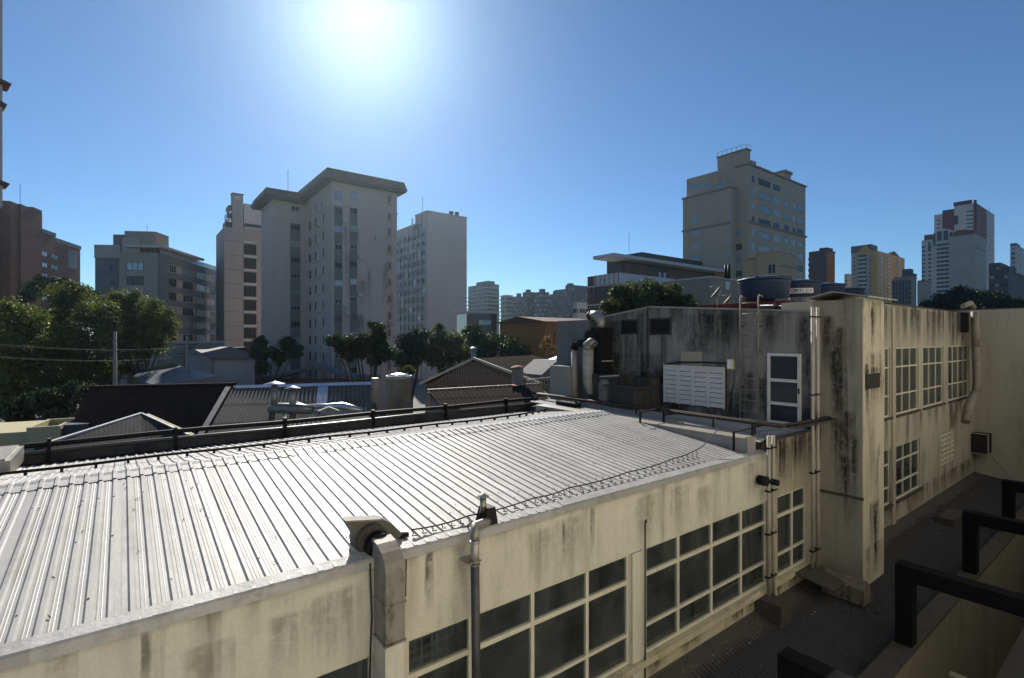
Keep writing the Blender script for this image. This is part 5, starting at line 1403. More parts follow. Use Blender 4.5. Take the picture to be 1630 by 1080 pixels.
# ---- beige rooftop block behind the tanks
rbb = Bld('beige_roof_block', 'small sunless beige block with a dark window between cream tower and water tanks', 1236, 58)
xr, _ = rbb.R(1265); yl, _ = rbb.L(1183); _, h_ = rbb.R(1236, 400)
rbb.block('wall', 0, xr, 0, rbb.L(1204)[0]+0.0, 0, h_, wallm('ochre_beige', (0.40, 0.31, 0.20), 0.2))
rbb.block('wall', 0.3, xr, rbb.L(1204)[0]+0.01, yl, 0, rbb.L(1190, 412)[1], MATS['ochre_beige'])
rbb.block('roof_edge', -0.1, xr+0.1, -0.1, rbb.L(1204)[0], h_+0.002, h_+0.12, W_cream)
rbb.win('L', rbb.L(1229)[0], rbb.L(1229, 436)[1], 0.9, 1.1, 0, M_farglass, W_cream, 2)
rbb.block('side_panel', rbb.R(1240)[0], xr-0.1, -0.03, -0.003, rbb.R(1240, 424)[1], rbb.R(1240, 421)[1], W_band)
rbb.block('roof_edge', 0.1, 1.2, rbb.L(1204)[0]+0.02, yl+0.2, rbb.L(1190, 412)[1]+0.003, rbb.L(1190, 412)[1]+0.15, plain('straw', (0.45, 0.35, 0.18), 0.8))
# ---- pale low building behind the tree
plb = Bld('pale_low_building', 'drab beige low building with a strip window behind the dark round tree', 1131, 44)
_, h_ = plb.R(1131, 442); xr, _ = plb.R(1182); yl, _ = plb.L(1075)
plb.block('wall', 0, xr, 0, 5, 0, h_, wallm('drab_beige', (0.25, 0.22, 0.18), 0.5))
_, h2_ = plb.L(1100, 448, 0.4); plb.block('wing', 0.4, 8, 5.01, plb.L(1075, 540, 0.4)[0]+3, 0, h2_, MATS['drab_beige'])
plb.block('parapet', -0.06, xr, -0.06, 5, h_+0.002, h_+0.12, W_white)
plb.block('strip_window', 0.36, 0.398, 5.3, plb.L(1080, 540, 0.4)[0], plb.L(1100, 461, 0.4)[1], plb.L(1100, 455, 0.4)[1], M_farglass)
plb.block('white_ledge', 0.1, 0.398, 5.1, plb.L(1076, 540, 0.4)[0], plb.L(1100, 455, 0.4)[1]+0.01, plb.L(1100, 452.5, 0.4)[1], W_white)
plb.win('R', plb.R(1142)[0], plb.R(1142, 470)[1], 0.8, 0.7, 0, M_farglass2, W_white); plb.win('R', plb.R(1158)[0], plb.R(1158, 462)[1], 1.0, 0.8, 0, M_farglass2, W_cream)
fl = Bld('twin_flues', 'pair of short black flues on the drab beige building', 1162, 44)
for i, px in enumerate((1164, 1169)):
    b = MB(); u, _ = fl.R(px); b.tube([(u, 0.5, h_), (u, 0.5, fl.R(px, 421)[1])], 0.13, 8); fl.part('pipe', b, M_black)

# ---- right-hand distance
W_yel = plain('yellow_tower_wall', (0.42, 0.24, 0.06), 0.8, 0, 0.12, 0.1, 0)
W_yelg = plain('yellow_tower_grey', (0.30, 0.28, 0.25), 0.8, 0, 0.12, 0.1, 0)
W_wht = plain('white_tower_wall', (0.432, 0.414, 0.396), 0.8, 0, 0.12, 0.1, 0)
W_mar = plain('maroon_cladding', (0.12, 0.025, 0.025), 0.7, 0, 0.15, 0.1, 0)
W_gryd = plain('slate_tower_wall', (0.060, 0.063, 0.069), 0.8, 0, 0.15, 0.1, 0)
yt = Bld('yellow_tower', 'yellow and grey residential tower with white balcony stack', 1396, 340)
xr, _ = yt.R(1440); yl, _ = yt.L(1355); _, h_ = yt.R(1396, 399)
yt.block('wall', 0, xr, 0, yl, 0, h_, W_yel)
for (pa, pb) in ((1356, 1364), (1380, 1386)): yt.block('grey_panel', -0.3, -0.005, yt.L(pb)[0], yt.L(pa)[0], 0, h_-1, W_yelg)
for (pa, pb) in ((1398, 1404), (1408, 1411), (1428, 1433)): yt.block('grey_panel', yt.R(pa)[0], yt.R(pb)[0], -0.3, -0.005, 0, h_-1, W_yelg)
yt.block('lift_house', 2, 14, 4, 16, h_+0.01, yt.R(1390, 385)[1], W_gryd)
b = MB(); b.prism([(-0.2, yl*0.75, h_+0.01), (-0.2, yl*0.2, h_+0.01), (-0.2, yl*0.45, h_+4.5)][::-1], (2.0, 0, 0)); yt.part('gable', b, W_yel)
b = MB(); b.prism([(xr*0.4, -0.2, h_+0.01), (xr*0.8, -0.2, h_+0.01), (xr*0.6, -0.2, h_+3)], (0, 2.0, 0)); yt.part('gable', b, W_gryd)
for r in range(16):
    z = h_-4.3-2.83*r
    u0, u1 = yt.L(1380)[0]+0.3, yt.L(1366)[0]
    yt.win('L', (u0+u1)/2, z+0.9, u1-u0, 1.6, 0, M_farglass, W_dark, 3)
    yt.block('balcony', -0.9, -0.01, u0, u1, z-0.2, z+0.8, W_white)
    yt.win('L', yt.L(1360)[0], z+0.6, 1.2, 1.1, -0.3, M_farglass, W_yelg); yt.win('L', yt.L(1385)[0], z+0.6, 1.0, 1.1, -0.3, M_farglass, W_yelg)
    for px in (1401, 1418, 1424): yt.win('R', yt.R(px)[0], z+0.5, 1.3, 1.3, -0.3 if px < 1404 else 0, M_farglass, W_yel)
    yt.block('balcony', yt.R(1412)[0], yt.R(1416)[0], -0.8, -0.01, z-0.1, z+0.9, W_white)

wt = Bld('white_tower', 'white rounded tower with curved dark top windows and a stack of balconies', 1541, 300, 1884)
x1_, _ = wt.R(1571, 540); yl, _ = wt.L(1467); _, h_ = wt.L(1541, 375)
wt.block('wall', 0, x1_, 0, wt.L(1518)[0]-0.01, 0, h_, W_wht)
yc0, yc1 = wt.L(1518)[0], wt.L(1485)[0]
b = MB(); n = 8
prof = [(0, yc0, 0), (0, yc1, 0)]
_, hc1 = wt.L(1505, 364); _, hc0 = wt.L(1484, 375)
pts = [(0, yc0, 0), (0, yc1, 0)]+[(0, yc1+(yc0-yc1)*k/n, hc0+(hc1-hc0)*math.sin(PI*(0.12+0.76*k/n))) for k in range(n+1)]
b.prism(pts, (10, 0, 0)); wt.part('central_bay', b, W_wht)
wt.block('wall', 0, 10, yc1+0.01, yl, 0, wt.L(1470, 383)[1], W_wht)
wt.block('roof_cap', 0.3, x1_-0.3, 1, yc0-1, h_+0.01, wt.L(1530, 366)[1], W_mar)
wt.block('roof_cap', 0.3, 9, yc1+0.8, yl-1.2, wt.L(1470, 383)[1]+0.01, wt.L(1476, 374)[1], W_mar)
for (pa, pb, ya_, yb_) in ((1492, 1499, 366, 384), (1502, 1509, 365, 383), (1511.5, 1516, 367, 388), (1485.5, 1489, 370, 392), (1478, 1481, 383, 400), (1521, 1525.5, 376, 394)):
    wt.block('tall_window', -0.25, -0.01, wt.L(pb)[0], wt.L(pa)[0], wt.L(pa, yb_)[1], wt.L(pa, ya_)[1]-1.2, M_farglass)
for r in range(13):
    z = wt.L(1500, 391+6.7*r)[1]
    u0, u1 = wt.L(1517)[0], wt.L(1490)[0]
    wt.win('L', (u0+u1)/2, z-0.3, u1-u0-0.5, 1.5, 0, M_farglass, W_wht, 4)
    wt.block('balcony', -1.3, -0.01, u0, u1, z-1.4, z-0.6, W_white)
    for px in (1470, 1480, 1525, 1535):
        wt.win('L', wt.L(px)[0], z-0.3, 1.6, 1.1, 0, M_farglass, W_gryd)
wt2 = Bld('beige_side_tower', 'beige lower tower wing right of the white rounded tower', 1553, 296)
wt2.block('wall', 0, wt2.R(1571)[0], 0.3, 12, 0, wt2.R(1560, 376)[1], W_yelg); wt2.block('roof_cap', 0.2, wt2.R(1570)[0], 0.5, 10, wt2.R(1560, 376)[1]+0.01, wt2.R(1560, 370)[1]+0.5, W_mar)
wt2.block('cornice', -0.2, wt2.R(1571)[0]+0.1, 0.05, 0.298, wt2.R(1560, 397)[1], wt2.R(1560, 396)[1]+0.3, W_band)
mt = Bld('maroon_white_tower', 'tallest far tower, maroon and white, right of the picture', 1554, 400)
xr, _ = mt.R(1583); yl, _ = mt.L(1487); _, h_ = mt.R(1569, 327)
mt.block('wall', 0, xr, 0, mt.L(1519)[0], 0, mt.R(1554, 320)[1]-1.5, W_wht)
mt.block('maroon_strip', -0.3, mt.R(1570)[0], -0.3, -0.01, 0, mt.R(1560, 329)[1], W_mar)
mt.block('maroon_strip', -0.4, -0.01, -0.3, mt.L(1551)[0]+0.4, mt.L(1550, 375)[1], mt.L(1550, 319)[1], W_mar)
mt.block('maroon_strip', -0.4, -0.01, mt.L(1549)[0]+0.5, mt.L(1518)[0], mt.L(1530, 327)[1], mt.L(1530, 321)[1], W_mar)
mt.block('wall', 0, 12, mt.L(1519)[0]+0.01, mt.L(1500)[0], 0, mt.L(1510, 334)[1], W_mar)
mt.block('wall', 0, 12, mt.L(1500)[0]+0.01, yl, 0, mt.L(1492, 342)[1], W_wht)
mt.block('glazed_bay', -0.35, -0.01, mt.L(1525)[0], mt.L(1518)[0], mt.L(1520, 358)[1], mt.L(1520, 344)[1], M_farglass)
for r in range(14):
    z = mt.R(1576, 334+6.2*r)[1]
    mt.win('R', mt.R(1575)[0], z, 2.2, 1.2, 0, M_farglass, W_gryd)
    mt.win('R', mt.R(1557)[0], z, 1.5, 1.2, -0.31, M_farglass2, W_white)
    mt.win('L', mt.L(1544)[0], mt.L(1544, 338+6.2*r)[1], 4.0, 1.0, 0, M_farglass, W_gryd)
    mt.win('L', mt.L(1494)[0], mt.L(1494, 352+6.2*r)[1], 2.0, 1.0, 0, M_farglass, W_gryd)

def far(name, label, pc, pl, pr, t, ytop, mat, rows=0, colsR=0, colsL=0, vp=1884, glass=None, frame=None, pent=None, rowh=3.0, w=1.6, h=1.2, group=None, cap=None):
    B = Bld(name, label, pc, t, vp, group=group)
    xr, _ = B.R(pr); yl, _ = B.L(pl); _, hh = B.R(pc, ytop)
    if yl < 0 or yl > 200: yl = 15
    B.block('wall', 0, xr, 0, yl, 0, hh, mat)
    B.block('parapet', -0.2, xr+0.2, -0.2, yl*0.9, hh+0.01, hh+0.5, cap or mat)
    for r in range(rows):
        z = hh-2.6-rowh*r
        if z < 6: break
        for k in range(colsR): B.win('R', xr*(k+0.5)/colsR, z, min(w, xr/colsR*0.75), h, 0, glass if (k+r) % 4 else M_farglass2, frame or W_gryd, 2)
        for k in range(colsL): B.win('L', yl*(k+0.5)/colsL, z, min(w, yl/colsL*0.75), h, 0, glass if (k+r) % 3 else M_farglass2, frame or W_gryd, 2)
    if pent:
        for (pa, pb, yy) in pent:
            ua, ub_ = B.R(pa, 540, 1)[0], B.R(pb, 540, 1)[0]; B.block('roof_house', ua, ub_, 1, 4, hh+0.52, B.R(pa, yy, 1)[1], cap or mat)
    return B
W_blu = plain('bluish_tower_wall', (0.102, 0.108, 0.114), 0.8, 0, 0.15, 0.1, 0)
W_or = plain('orange_wall', (0.34, 0.11, 0.03), 0.8, 0, 0.15, 0.2, 0)
ob = far('orange_sided_block', 'dark block with an orange side wall right of the cream tower', 1316, 1288, 1329, 200, 400, W_or, 0, 0, 0, pent=((1304+13, 1326, 394),), cap=W_gryd)
for r in range(9):
    for k in range(5): ob.win('L', ob.L(1290+5*k+2)[0], ob.L(1300, 410+9*r)[1]-1, 1.6 if k else 2.6, 1.2, 0, M_farglass if k else M_farglass2, W_gryd)
ob.block('facade_panel', -0.3, -0.01, 0, ob.L(1288)[0], 0, ob.L(1288, 398)[1]-1, plain('dark_brown_panel', (0.09, 0.06, 0.055), 0.8))
far('distant_pale_block', 'tiny pale block just left of the yellow tower', 1350, 1344, 1356, 420, 437, W_cream, 3, 1, 1)
gl_ = far('glass_block', 'blue-grey glazed block with beige end wall right of the yellow tower', 1449, 1420, 1459, 190, 442, wallm('glass_block_end', (0.24, 0.22, 0.19), 0.2), 0)
for r in range(8):
    for k in range(5): gl_.win('L', gl_.L(1422+5.4*k+2.5)[0], gl_.L(1430, 455+8*r)[1], 1.9, 1.7, 0, M_farglass, W_slabg)
gl_.block('facade_panel', -0.04, -0.002, 0, gl_.L(1420)[0], 0, gl_.L(1440, 446)[1], W_gryd)
far('stepped_dark_block', 'dark stepped block behind the blue-grey glazed block', 1448, 1436, 1459, 230, 436, W_gryd, 2, 1, 1, pent=((1449, 1454, 428),))
far('narrow_dark_block', 'narrow dark block before the white rounded tower', 1471, 1460, 1482, 240, 448, W_yelg, 0, glass=M_farglass, cap=W_gryd)
far('slate_block', 'slate grey block with dark windows at the right edge', 1605, 1576, 1640, 190, 432, W_gryd, 8, 3, 4, glass=M_farglass, pent=((1607, 1618, 424),))
far('slate_rear_block', 'smaller slate block between maroon tower and right edge', 1592, 1574, 1604, 230, 420, W_gryd, 6, 2, 3, glass=M_farglass)
far('pale_edge_tower', 'pale narrow tower with dark seam at the right edge', 1617, 1608, 1640, 330, 391, W_wht, 10, 2, 1, glass=M_farglass, pent=((1618, 1624, 387),), cap=W_dark)

# ---- centre distance
tbk = Bld('terraced_block', 'far blue-grey block with stepped balconies right of the slab tower', 776, 390, 1884)
for (pa, pb, yy) in ((744, 800, 470), (746, 799, 460), (748, 797, 455), (752, 793, 450)): pass
xr, _ = tbk.R(799); yl, _ = tbk.L(738); _, h_ = tbk.R(776, 452)
tbk.block('wall', 0, xr*0.8, 0, yl*0.8, 0, h_, W_blu); tbk.block('roof_house', 1, xr*0.55, 1, yl*0.5, h_+0.01, tbk.R(776, 447)[1], W_gryd)
for r in range(10):
    z = h_-3-3.0*r; e = min(1.0, 0.72+0.06*r)
    tbk.block('balcony_slab', -1.0, xr*e, -1.0, yl*e, z-0.3, z+0.3, W_white)
    for k in range(4): tbk.win('R', xr*0.8*(k+0.5)/4, z+0.5, 2.2, 1.8, 0, M_farglass, W_gryd); 
    for k in range(4): tbk.win('L', yl*0.8*(k+0.5)/4, z+0.5, 2.6, 1.8, 0, M_farglass, W_gryd)
W_paley = plain('pale_yellow_wall', (0.30, 0.27, 0.17), 0.8, 0, 0.15, 0.1, 0)
cd = [('yellowish_block', 'distant pale yellow block in the centre skyline', 806, 797, 816, 360, 471, W_paley, None),
      ('thin_grey_block', 'distant thin grey block right of the pale yellow one', 824, 815, 835, 380, 473, W_blu, ((826, 830, 467),)),
      ('twin_grey_tower', 'distant grey tower with a raised left corner', 840, 832, 852, 350, 466, W_gryd, ((841, 845, 461),)),
      ('pale_grey_tower', 'distant pale-fronted grey tower in the middle of the skyline', 862, 851, 874, 330, 466, W_gryd, ((855+8, 868, 460),)),
      ('short_grey_block', 'distant short grey block between two taller ones', 884, 874, 892, 400, 469, W_gryd, None),
      ('wide_grey_block', 'wide distant grey block left of the tallest skyline one', 905, 880, 925, 340, 461, W_blu, ((899+7, 912, 456),)),
      ('tall_skyline_block', 'tallest distant grey block beside the dark glass office', 908, 900, 938, 300, 455, W_gryd, ((908, 913, 451),)),
      ('white_stub_block', 'small white distant block touching the dark glass office', 918, 912, 936, 150, 484, W_white, None)]
for (nm_, lb_, pc, pl, pr, t, yt_, m_, pent) in cd:
    far(nm_, lb_, pc, pl, pr, t, yt_, m_, 10, 4, 3, glass=M_farglass, frame=W_wht if 'pale' in nm_ else W_gryd, pent=pent, w=2.0)
far('bluish_gap_block', 'bluish distant block in the gap left of the beige balcony tower', 350, 344, 362, 220, 470, W_blu, 9, 1, 2, glass=M_farglass, w=2.0)
# white framed low building
wf = Bld('white_framed_hall', 'low dark hall with a thin white frame right of the slab tower', 744, 120, 3000)
xr = wf.R(795)[0]; _, hh = wf.R(744, 495)
wf.block('wall', 0, xr-0.5, 0.6, 10, 0, hh-0.6, M_farglass)
b = MB(); b.box(-3, xr, 0, 1.5, hh-0.5, hh); b.box(xr-0.5, xr, 0, 1.5, 0, hh-0.501); wf.part('white_frame', b, W_white)
wf.block('sign_band', 3, xr-2, 0.45, 0.598, hh-3.2, hh-2.2, M_farglass2)
# orange building
og = Bld('orange_house', 'orange rendered house with brown tiled roof behind the grey block', 868, 66, 1884)
xr, _ = og.R(960); _, hh = og.R(868, 512)
og.block('wall', 0, xr, 0, 10, 0, hh, wallm('orange_render', (0.30, 0.14, 0.05), 0.3))
b = MB(); b.prism([(-0.6, -0.6, hh), (-0.6, 10.6, hh), (-0.6, 5, hh+0.8)], (xr+1, 0, 0)); og.part('roof', b, plain('brown_tiles', (0.13, 0.06, 0.035), 0.85, 0, 0.3, 1))
for k in range(3): og.win('R', 1.2+2.2*k, hh-2.6, 0.9, 1.1, 0, M_farglass, W_gryd)
for k in range(3): og.win('R', 1.2+2.2*k, hh-5.6, 0.9, 1.1, 0, M_farglass, W_gryd)

# ================================================================== NEIGHBOURING LOW ROOFS
def ribbed(p00, p10, p01, p11, pitch, amp, name, mat, parent, sheets=(1, 1), thick=0.0, label=None):
    """corrugated sheeting over a quad, ribs running from the p0* edge to the p1* edge (p00->p10 is along a rib)"""
    P00, P10, P01, P11 = map(Vector, (p00, p10, p01, p11))
    W = (P01-P00).length; nrm = (P10-P00).cross(P01-P00).normalized()
    if nrm.z < 0: nrm = -nrm
    nx = sheets[0]; ny = sheets[1]
    per = max(3, int(W/nx/pitch)); seg = 4
    for i in range(nx):
        for j in range(ny):
            b = MB(); m = per*seg+1; vs = []
            for jj in (0, 1):
                v = (j+jj*1.0)/ny+(0.02 if jj and j < ny-1 else 0)
                for k in range(m):
                    u = (i+k/(m-1))/nx
                    a_ = P00.lerp(P01, u); b_ = P10.lerp(P11, u)
                    vs.append(a_.lerp(b_, v)+nrm*(amp*math.sin(2*PI*k/seg+0.7)+(ny-j)*0.0+(0.012*jj if j < ny-1 else 0)))
            b.add(vs, [(k, k+1, m+k+1, m+k) for k in range(m-1)], True)
            b.build(name, mat, parent)
# (1) fibre-cement roof with bright ridge and ducts, left of centre
fc_ = thing('duct_roof', 'weathered corrugated fibre-cement roof with bright ridge flashing and ducts', 'roof', tuple(ond(470, 640, 23))[:2]+(GZ,))
RL, RR = ond(372, 617, 26.5), ond(594, 611, 24.0)
EL, ER = ond(322, 706, 22.5), ond(606, 690, 21.2)
ribbed(RL, EL, RR, ER, 0.20, 0.05, 'roof_sheet', M_fibre, fc_, (9, 3))
b = MB(); b.prism([RL+Vector((0, 0, 0.10)), RL+Vector((0.05, -0.35, -0.02)), RL+Vector((0, 0, 0.0)), RL+Vector((0, 0.3, -0.02))], RR-RL); b.build('ridge_flashing', plain('bright_zinc', (0.55, 0.57, 0.62), 0.35, 0.6, 0.2, 3, 0.05), fc_)
b = MB(); u = 0.56; a_ = RL.lerp(RR, 0.63); e_ = EL.lerp(ER, 0.63); a2 = RL.lerp(RR, 0.70); e2 = EL.lerp(ER, 0.70)
b.add([a_+Vector((0,0,0.06)), a2+Vector((0,0,0.06)), a2.lerp(e2, 0.55)+Vector((0,0,0.06)), a_.lerp(e_, 0.55)+Vector((0,0,0.06))], [(0,1,2,3)]); b.build('foil_patch', M_steel, fc_, label='shiny foil patch between the corrugations')
b = MB(); b.bar(RL+Vector((-0.25, 0, 0.03)), EL+Vector((-0.25, 0, 0.03)), 0.25, 0.06); b.build('verge', M_galv, fc_)
b = MB(); q_ = ond(597, 640, 23.0); b.box(q_.x-0.13, q_.x+0.13, q_.y-0.13, q_.y+0.13, -5.5, zz(602, 23)); b.build('end_post', M_galv, fc_)
b = MB(); b.prism([RL+Vector((0.1,0.25,-0.12)), EL+Vector((0.1,0,-0.12)), Vector((EL.x+0.1, EL.y, GZ)), Vector((RL.x+0.1, RL.y+0.25, GZ))], (RR-RL)*0.99); b.build('house_wall', M_dirtybeige, fc_)
# ducts on it
dk = thing('rooftop_duct_set', 'dark horizontal duct with two capped stacks standing on the fibre-cement roof', 'duct', tuple(ond(450, 665, 19.0)))
D_ = 19.0
M_duct = plain('duct_grey', (0.20, 0.21, 0.22), 0.4, 0.5, 0.3, 6, 0.1)
b = MB(); b.tube([ond(428, 653, D_), ond(440, 650, D_), ond(478, 651, D_), ond(498, 653, D_)], [0.14, 0.2, 0.2, 0.15], 12); b.build('header', M_duct, dk)
for px, yt_, yb_ in ((437, 610, 650), (466, 617, 650)):
    b = MB(); b.tube([ond(px, yb_, D_), ond(px, yt_+5, D_)], 0.125, 12); b.build('stack', M_galv, dk)
    q_ = ond(px, yt_+1, D_); w_ = 0.38 if px < 450 else 0.30
    b = MB(); b.lathe(q_-Vector((0, 0, 0.02)), [(w_, 0), (w_*0.97, 0.015), (0.05, 0.10), (0.01, 0.11)], 18); b.build('rain_cap', M_steel if px < 450 else M_galv, dk)
    b = MB(); b.tube([q_-Vector((0, 0, 0.13)), q_-Vector((0, 0, 0.02))], 0.10, 10); b.build('cap_neck', M_darkpipe, dk)
for px in (434, 456, 467):
    b = MB(); b.tube([ond(px, 655, D_), ond(px-2, 668, D_), ond(px-5, 672, D_)], 0.11, 10); b.build('branch', M_steel if px == 456 else M_darkpipe, dk)
b = MB(); b.tube([ond(475, 648, D_+0.4), ond(520, 647, D_+0.4), ond(545, 646, D_+0.4), ond(560, 650, D_+0.4), ond(577, 655, D_+0.4)], [0.10, 0.10, 0.13, 0.13, 0.10], 10); b.build('long_duct', M_steel, dk)
b = MB(); q1, q2, q3, q4 = ond(507, 655, D_-0.2), ond(524, 648, D_-0.2), ond(540, 654, D_-0.2), ond(522, 662, D_-0.2); b.prism([q1, q2, q3, q4], (0.05, 0.25, 0)); b.build('transition', M_galv, dk)
b = MB(); b.tube([ond(470, 641, D_+0.8), ond(486, 646, D_+0.8)], 0.05, 8); b.build('rod', M_steel, dk)
# (2) steel cylinder tank
sc_ = thing('steel_cylinder', 'upright dull stainless cylinder tank behind the rear roof edge', 'tank', tuple(ond(635, 655, 20.5)))
q_ = ond(635, 540, 20.5); zb_, zt_ = zz(668, 20.5), zz(598, 20.5)
b = MB(); b.lathe((q_.x, q_.y, zb_), [(0.50, 0), (0.50, zt_-zb_-0.12), (0.515, zt_-zb_-0.11), (0.515, zt_-zb_-0.07), (0.50, zt_-zb_-0.06), (0.50, zt_-zb_)], 28); b.build('body', plain('dull_stainless', (0.36, 0.36, 0.33), 0.35, 0.6, 0.25, 3, 0.05), sc_)
b = MB(); b.lathe((q_.x, q_.y, zt_+0.003), [(0.47, 0), (0.3, 0.06), (0.08, 0.10), (0.02, 0.10)], 24); b.build('lid', M_steel, sc_)
b = MB(); b.box(q_.x-1.2, q_.x+1.4, q_.y-0.8, q_.y+0.9, GZ, zb_); tag(b.build('tank_base_building', M_grimydark), 'dark flat-roofed building carrying the stainless cylinder', 'building')
# (3) gabled corrugated roof, centre
gb = thing('gabled_workshop', 'brown corrugated gable roof with weathered ends behind the rear roof edge', 'building', tuple(ond(770, 540, 30))[:2]+(GZ,))
pk_ = ond(762, 572, 30.0); le = ond(677, 612, 31.0); re = ond(868, 612, 26.5)
nd = (re-le).normalized(); back = Vector((nd.y*-1, nd.x, 0)).normalized()
if back.x*SP+back.y*CP < 0: back = -back
le2, pk2, re2 = [p+Vector((-0.3, 0, 0)) for p in (le, pk_, re)]
b = MB(); b.prism([le-Vector((0,0,0.05)), pk_-Vector((0,0,0.05)), re-Vector((0,0,0.05)), Vector((re.x, re.y, -6)), Vector((le.x, le.y, -6))], back*0.1); 
M_gend = plain('corrugated_gable_end', (0.17, 0.135, 0.11), 0.85, 0, 0.3, 4)
b.build('gable_wall', M_gend, gb)
# vertical corrugations on the gable end
n = 46
for i in range(n):
    u = (i+0.5)/n; p_ = le.lerp(re, u)
    um = (pk_-le).dot(nd)/(re-le).length
    top = le.z+(pk_.z-le.z)*(u/um if u < um else (1-u)/(1-um))
    b = MB(); b.box(-0.035, 0.035, -0.05, 0.0, -3.2-0.0, top-0.10); 
    o = b.build('batten', M_gend, gb); o.location = (p_.x-back.x*0.01, p_.y-back.y*0.01, 0); o.rotation_euler = (0, 0, math.atan2(nd.y, nd.x)); o.matrix_parent_inverse = wm(gb).inverted()
for (a_, c_) in ((le, pk_), (pk_, re)):
    f0 = a_-back*0.5; f1 = c_-back*0.5
    ribbed(f0+Vector((0,0,0.05)), f1+Vector((0,0,0.05)), f0+back*7+Vector((0,0,0.05)), f1+back*7+Vector((0,0,0.05)), 0.2, 0.03, 'roof_sheet', M_fibre2, gb, (6, 1))
    b = MB(); b.bar(f0+Vector((0,0,0.06)), f1+Vector((0,0,0.06)), 0.12, 0.14); b.build('verge_flashing', M_galv, gb)
lt_ = thing('lean_to_shed', 'lower brown corrugated lean-to roof in front of the gabled workshop', 'roof', tuple(ond(765, 540, 24))[:2]+(GZ,))
A0, A1 = ond(680, 621, 25.5), ond(858, 611, 24.5); B0, B1 = ond(705, 650, 23.3), ond(880, 648, 22.0)
ribbed(A0, B0, A1, B1, 0.2, 0.025, 'roof_sheet', M_fibre2, lt_, (6, 2))
b = MB(); b.bar(A0, A1, 0.1, 0.06); b.build('top_flashing', M_galv, lt_)
b = MB(); b.prism([A0-Vector((0,0,0.1)), B0-Vector((0,0,0.1)), Vector((B0.x, B0.y, GZ)), Vector((A0.x, A0.y, GZ))], (A1-A0)*0.98); b.build('wall', M_dirtybeige, lt_)
cm = thing('brick_chimney', 'short grey chimney with a small orange cap rising from the gabled roof', 'chimney', tuple(ond(824, 608, 25)))
q_ = ond(824, 540, 25.0); b = MB(); b.box(q_.x-0.2, q_.x+0.2, q_.y-0.2, q_.y+0.2, zz(616, 25), zz(587, 25)); b.build('shaft', M_concrete, cm)
b = MB(); b.lathe((q_.x, q_.y, zz(586, 25)), [(0.36, 0), (0.34, 0.03), (0.1, 0.12), (0.02, 0.13)], 14); b.build('cap', plain('terracotta', (0.35, 0.14, 0.07), 0.8), cm)
b = MB(); b.bar(ond(830, 614, 24.6), ond(818, 612, 24.8), 0.9, 0.03); tag(b.build('terracotta_flashing', plain('terracotta2', (0.32, 0.13, 0.08), 0.8)), 'strip of orange flashing beside the short grey chimney', 'flashing')
mc = thing('mushroom_vent', 'small pale mushroom vent left of the gable peak', 'vent', tuple(ond(753, 575, 31)))
b = MB(); b.tube([ond(754, 582, 31), ond(754, 556, 31)], 0.16, 10); b.build('pipe', M_duct, mc)
b = MB(); b.lathe(ond(754, 555, 31), [(0.24, 0), (0.2, 0.04), (0.03, 0.09)], 14); b.build('cap', M_steel, mc)
# (4) bright roof behind it
br = thing('bright_edged_roof', 'pale corrugated roof with bright blue-white front flashing behind the gabled workshop', 'roof', tuple(ond(820, 590, 36)))
C0, C1, D0, D1 = ond(775, 577, 40), ond(862, 577, 38), ond(790, 600, 31), ond(885, 600, 30)
ribbed(C0, D0, C1, D1, 0.25, 0.035, 'roof_sheet', M_greyroof, br, (5, 1))
b = MB(); b.bar(C0, C1, 0.3, 0.12); b.build('ridge_flashing', MATS['bright_zinc'], br)
b = MB(); b.prism([C0-Vector((0,0,0.1)), D0-Vector((0,0,0.1)), Vector((D0.x, D0.y, GZ)), Vector((C0.x, C0.y, GZ))], (C1-C0)); b.build('wall', M_concrete, br)
b = MB(); b.prism([ond(859, 577, 32), ond(872, 575, 32), ond(887, 567, 32), ond(886, 570, 30), ond(870, 582, 29), ond(860, 583, 29)], (0, 0, -0.1)); tag(b.build('sunlit_awning', M_steel), 'small brightly sunlit metal awning at the left of the grey block', 'awning')
gw = Bld('grey_rear_wall', 'grey stepped rendered wall under the sunlit awning', 862, 27); _, hh = gw.R(862, 585)
b = MB(); x1_ = gw.R(912)[0]; b.prism([(0, 0, 6), (x1_, 0, 6), (x1_, 0, gw.R(905, 574)[1]), (x1_*0.5, 0, gw.R(885, 574)[1]), (0, 0, hh-0.4)], (0, 2, 0)); gw.part('wall', b, M_concrete)
fnr = thing('wire_fence', 'short mesh fence at the foot of the squat cabinet', 'fence', tuple(ond(858, 620, 22)))
b = MB(); p0_, p1_ = ond(838, 618, 22), ond(884, 613, 22)
for k in range(12): q_ = p0_.lerp(p1_, k/11); b.bar(q_, q_+Vector((0, 0, 0.35)), 0.025)
b.build('picket', M_galv, fnr, kind='stuff')
b = MB(); b.bar(p0_+Vector((0,0,0.35)), p1_+Vector((0,0,0.35)), 0.04); b.build('rail', M_galv, fnr)

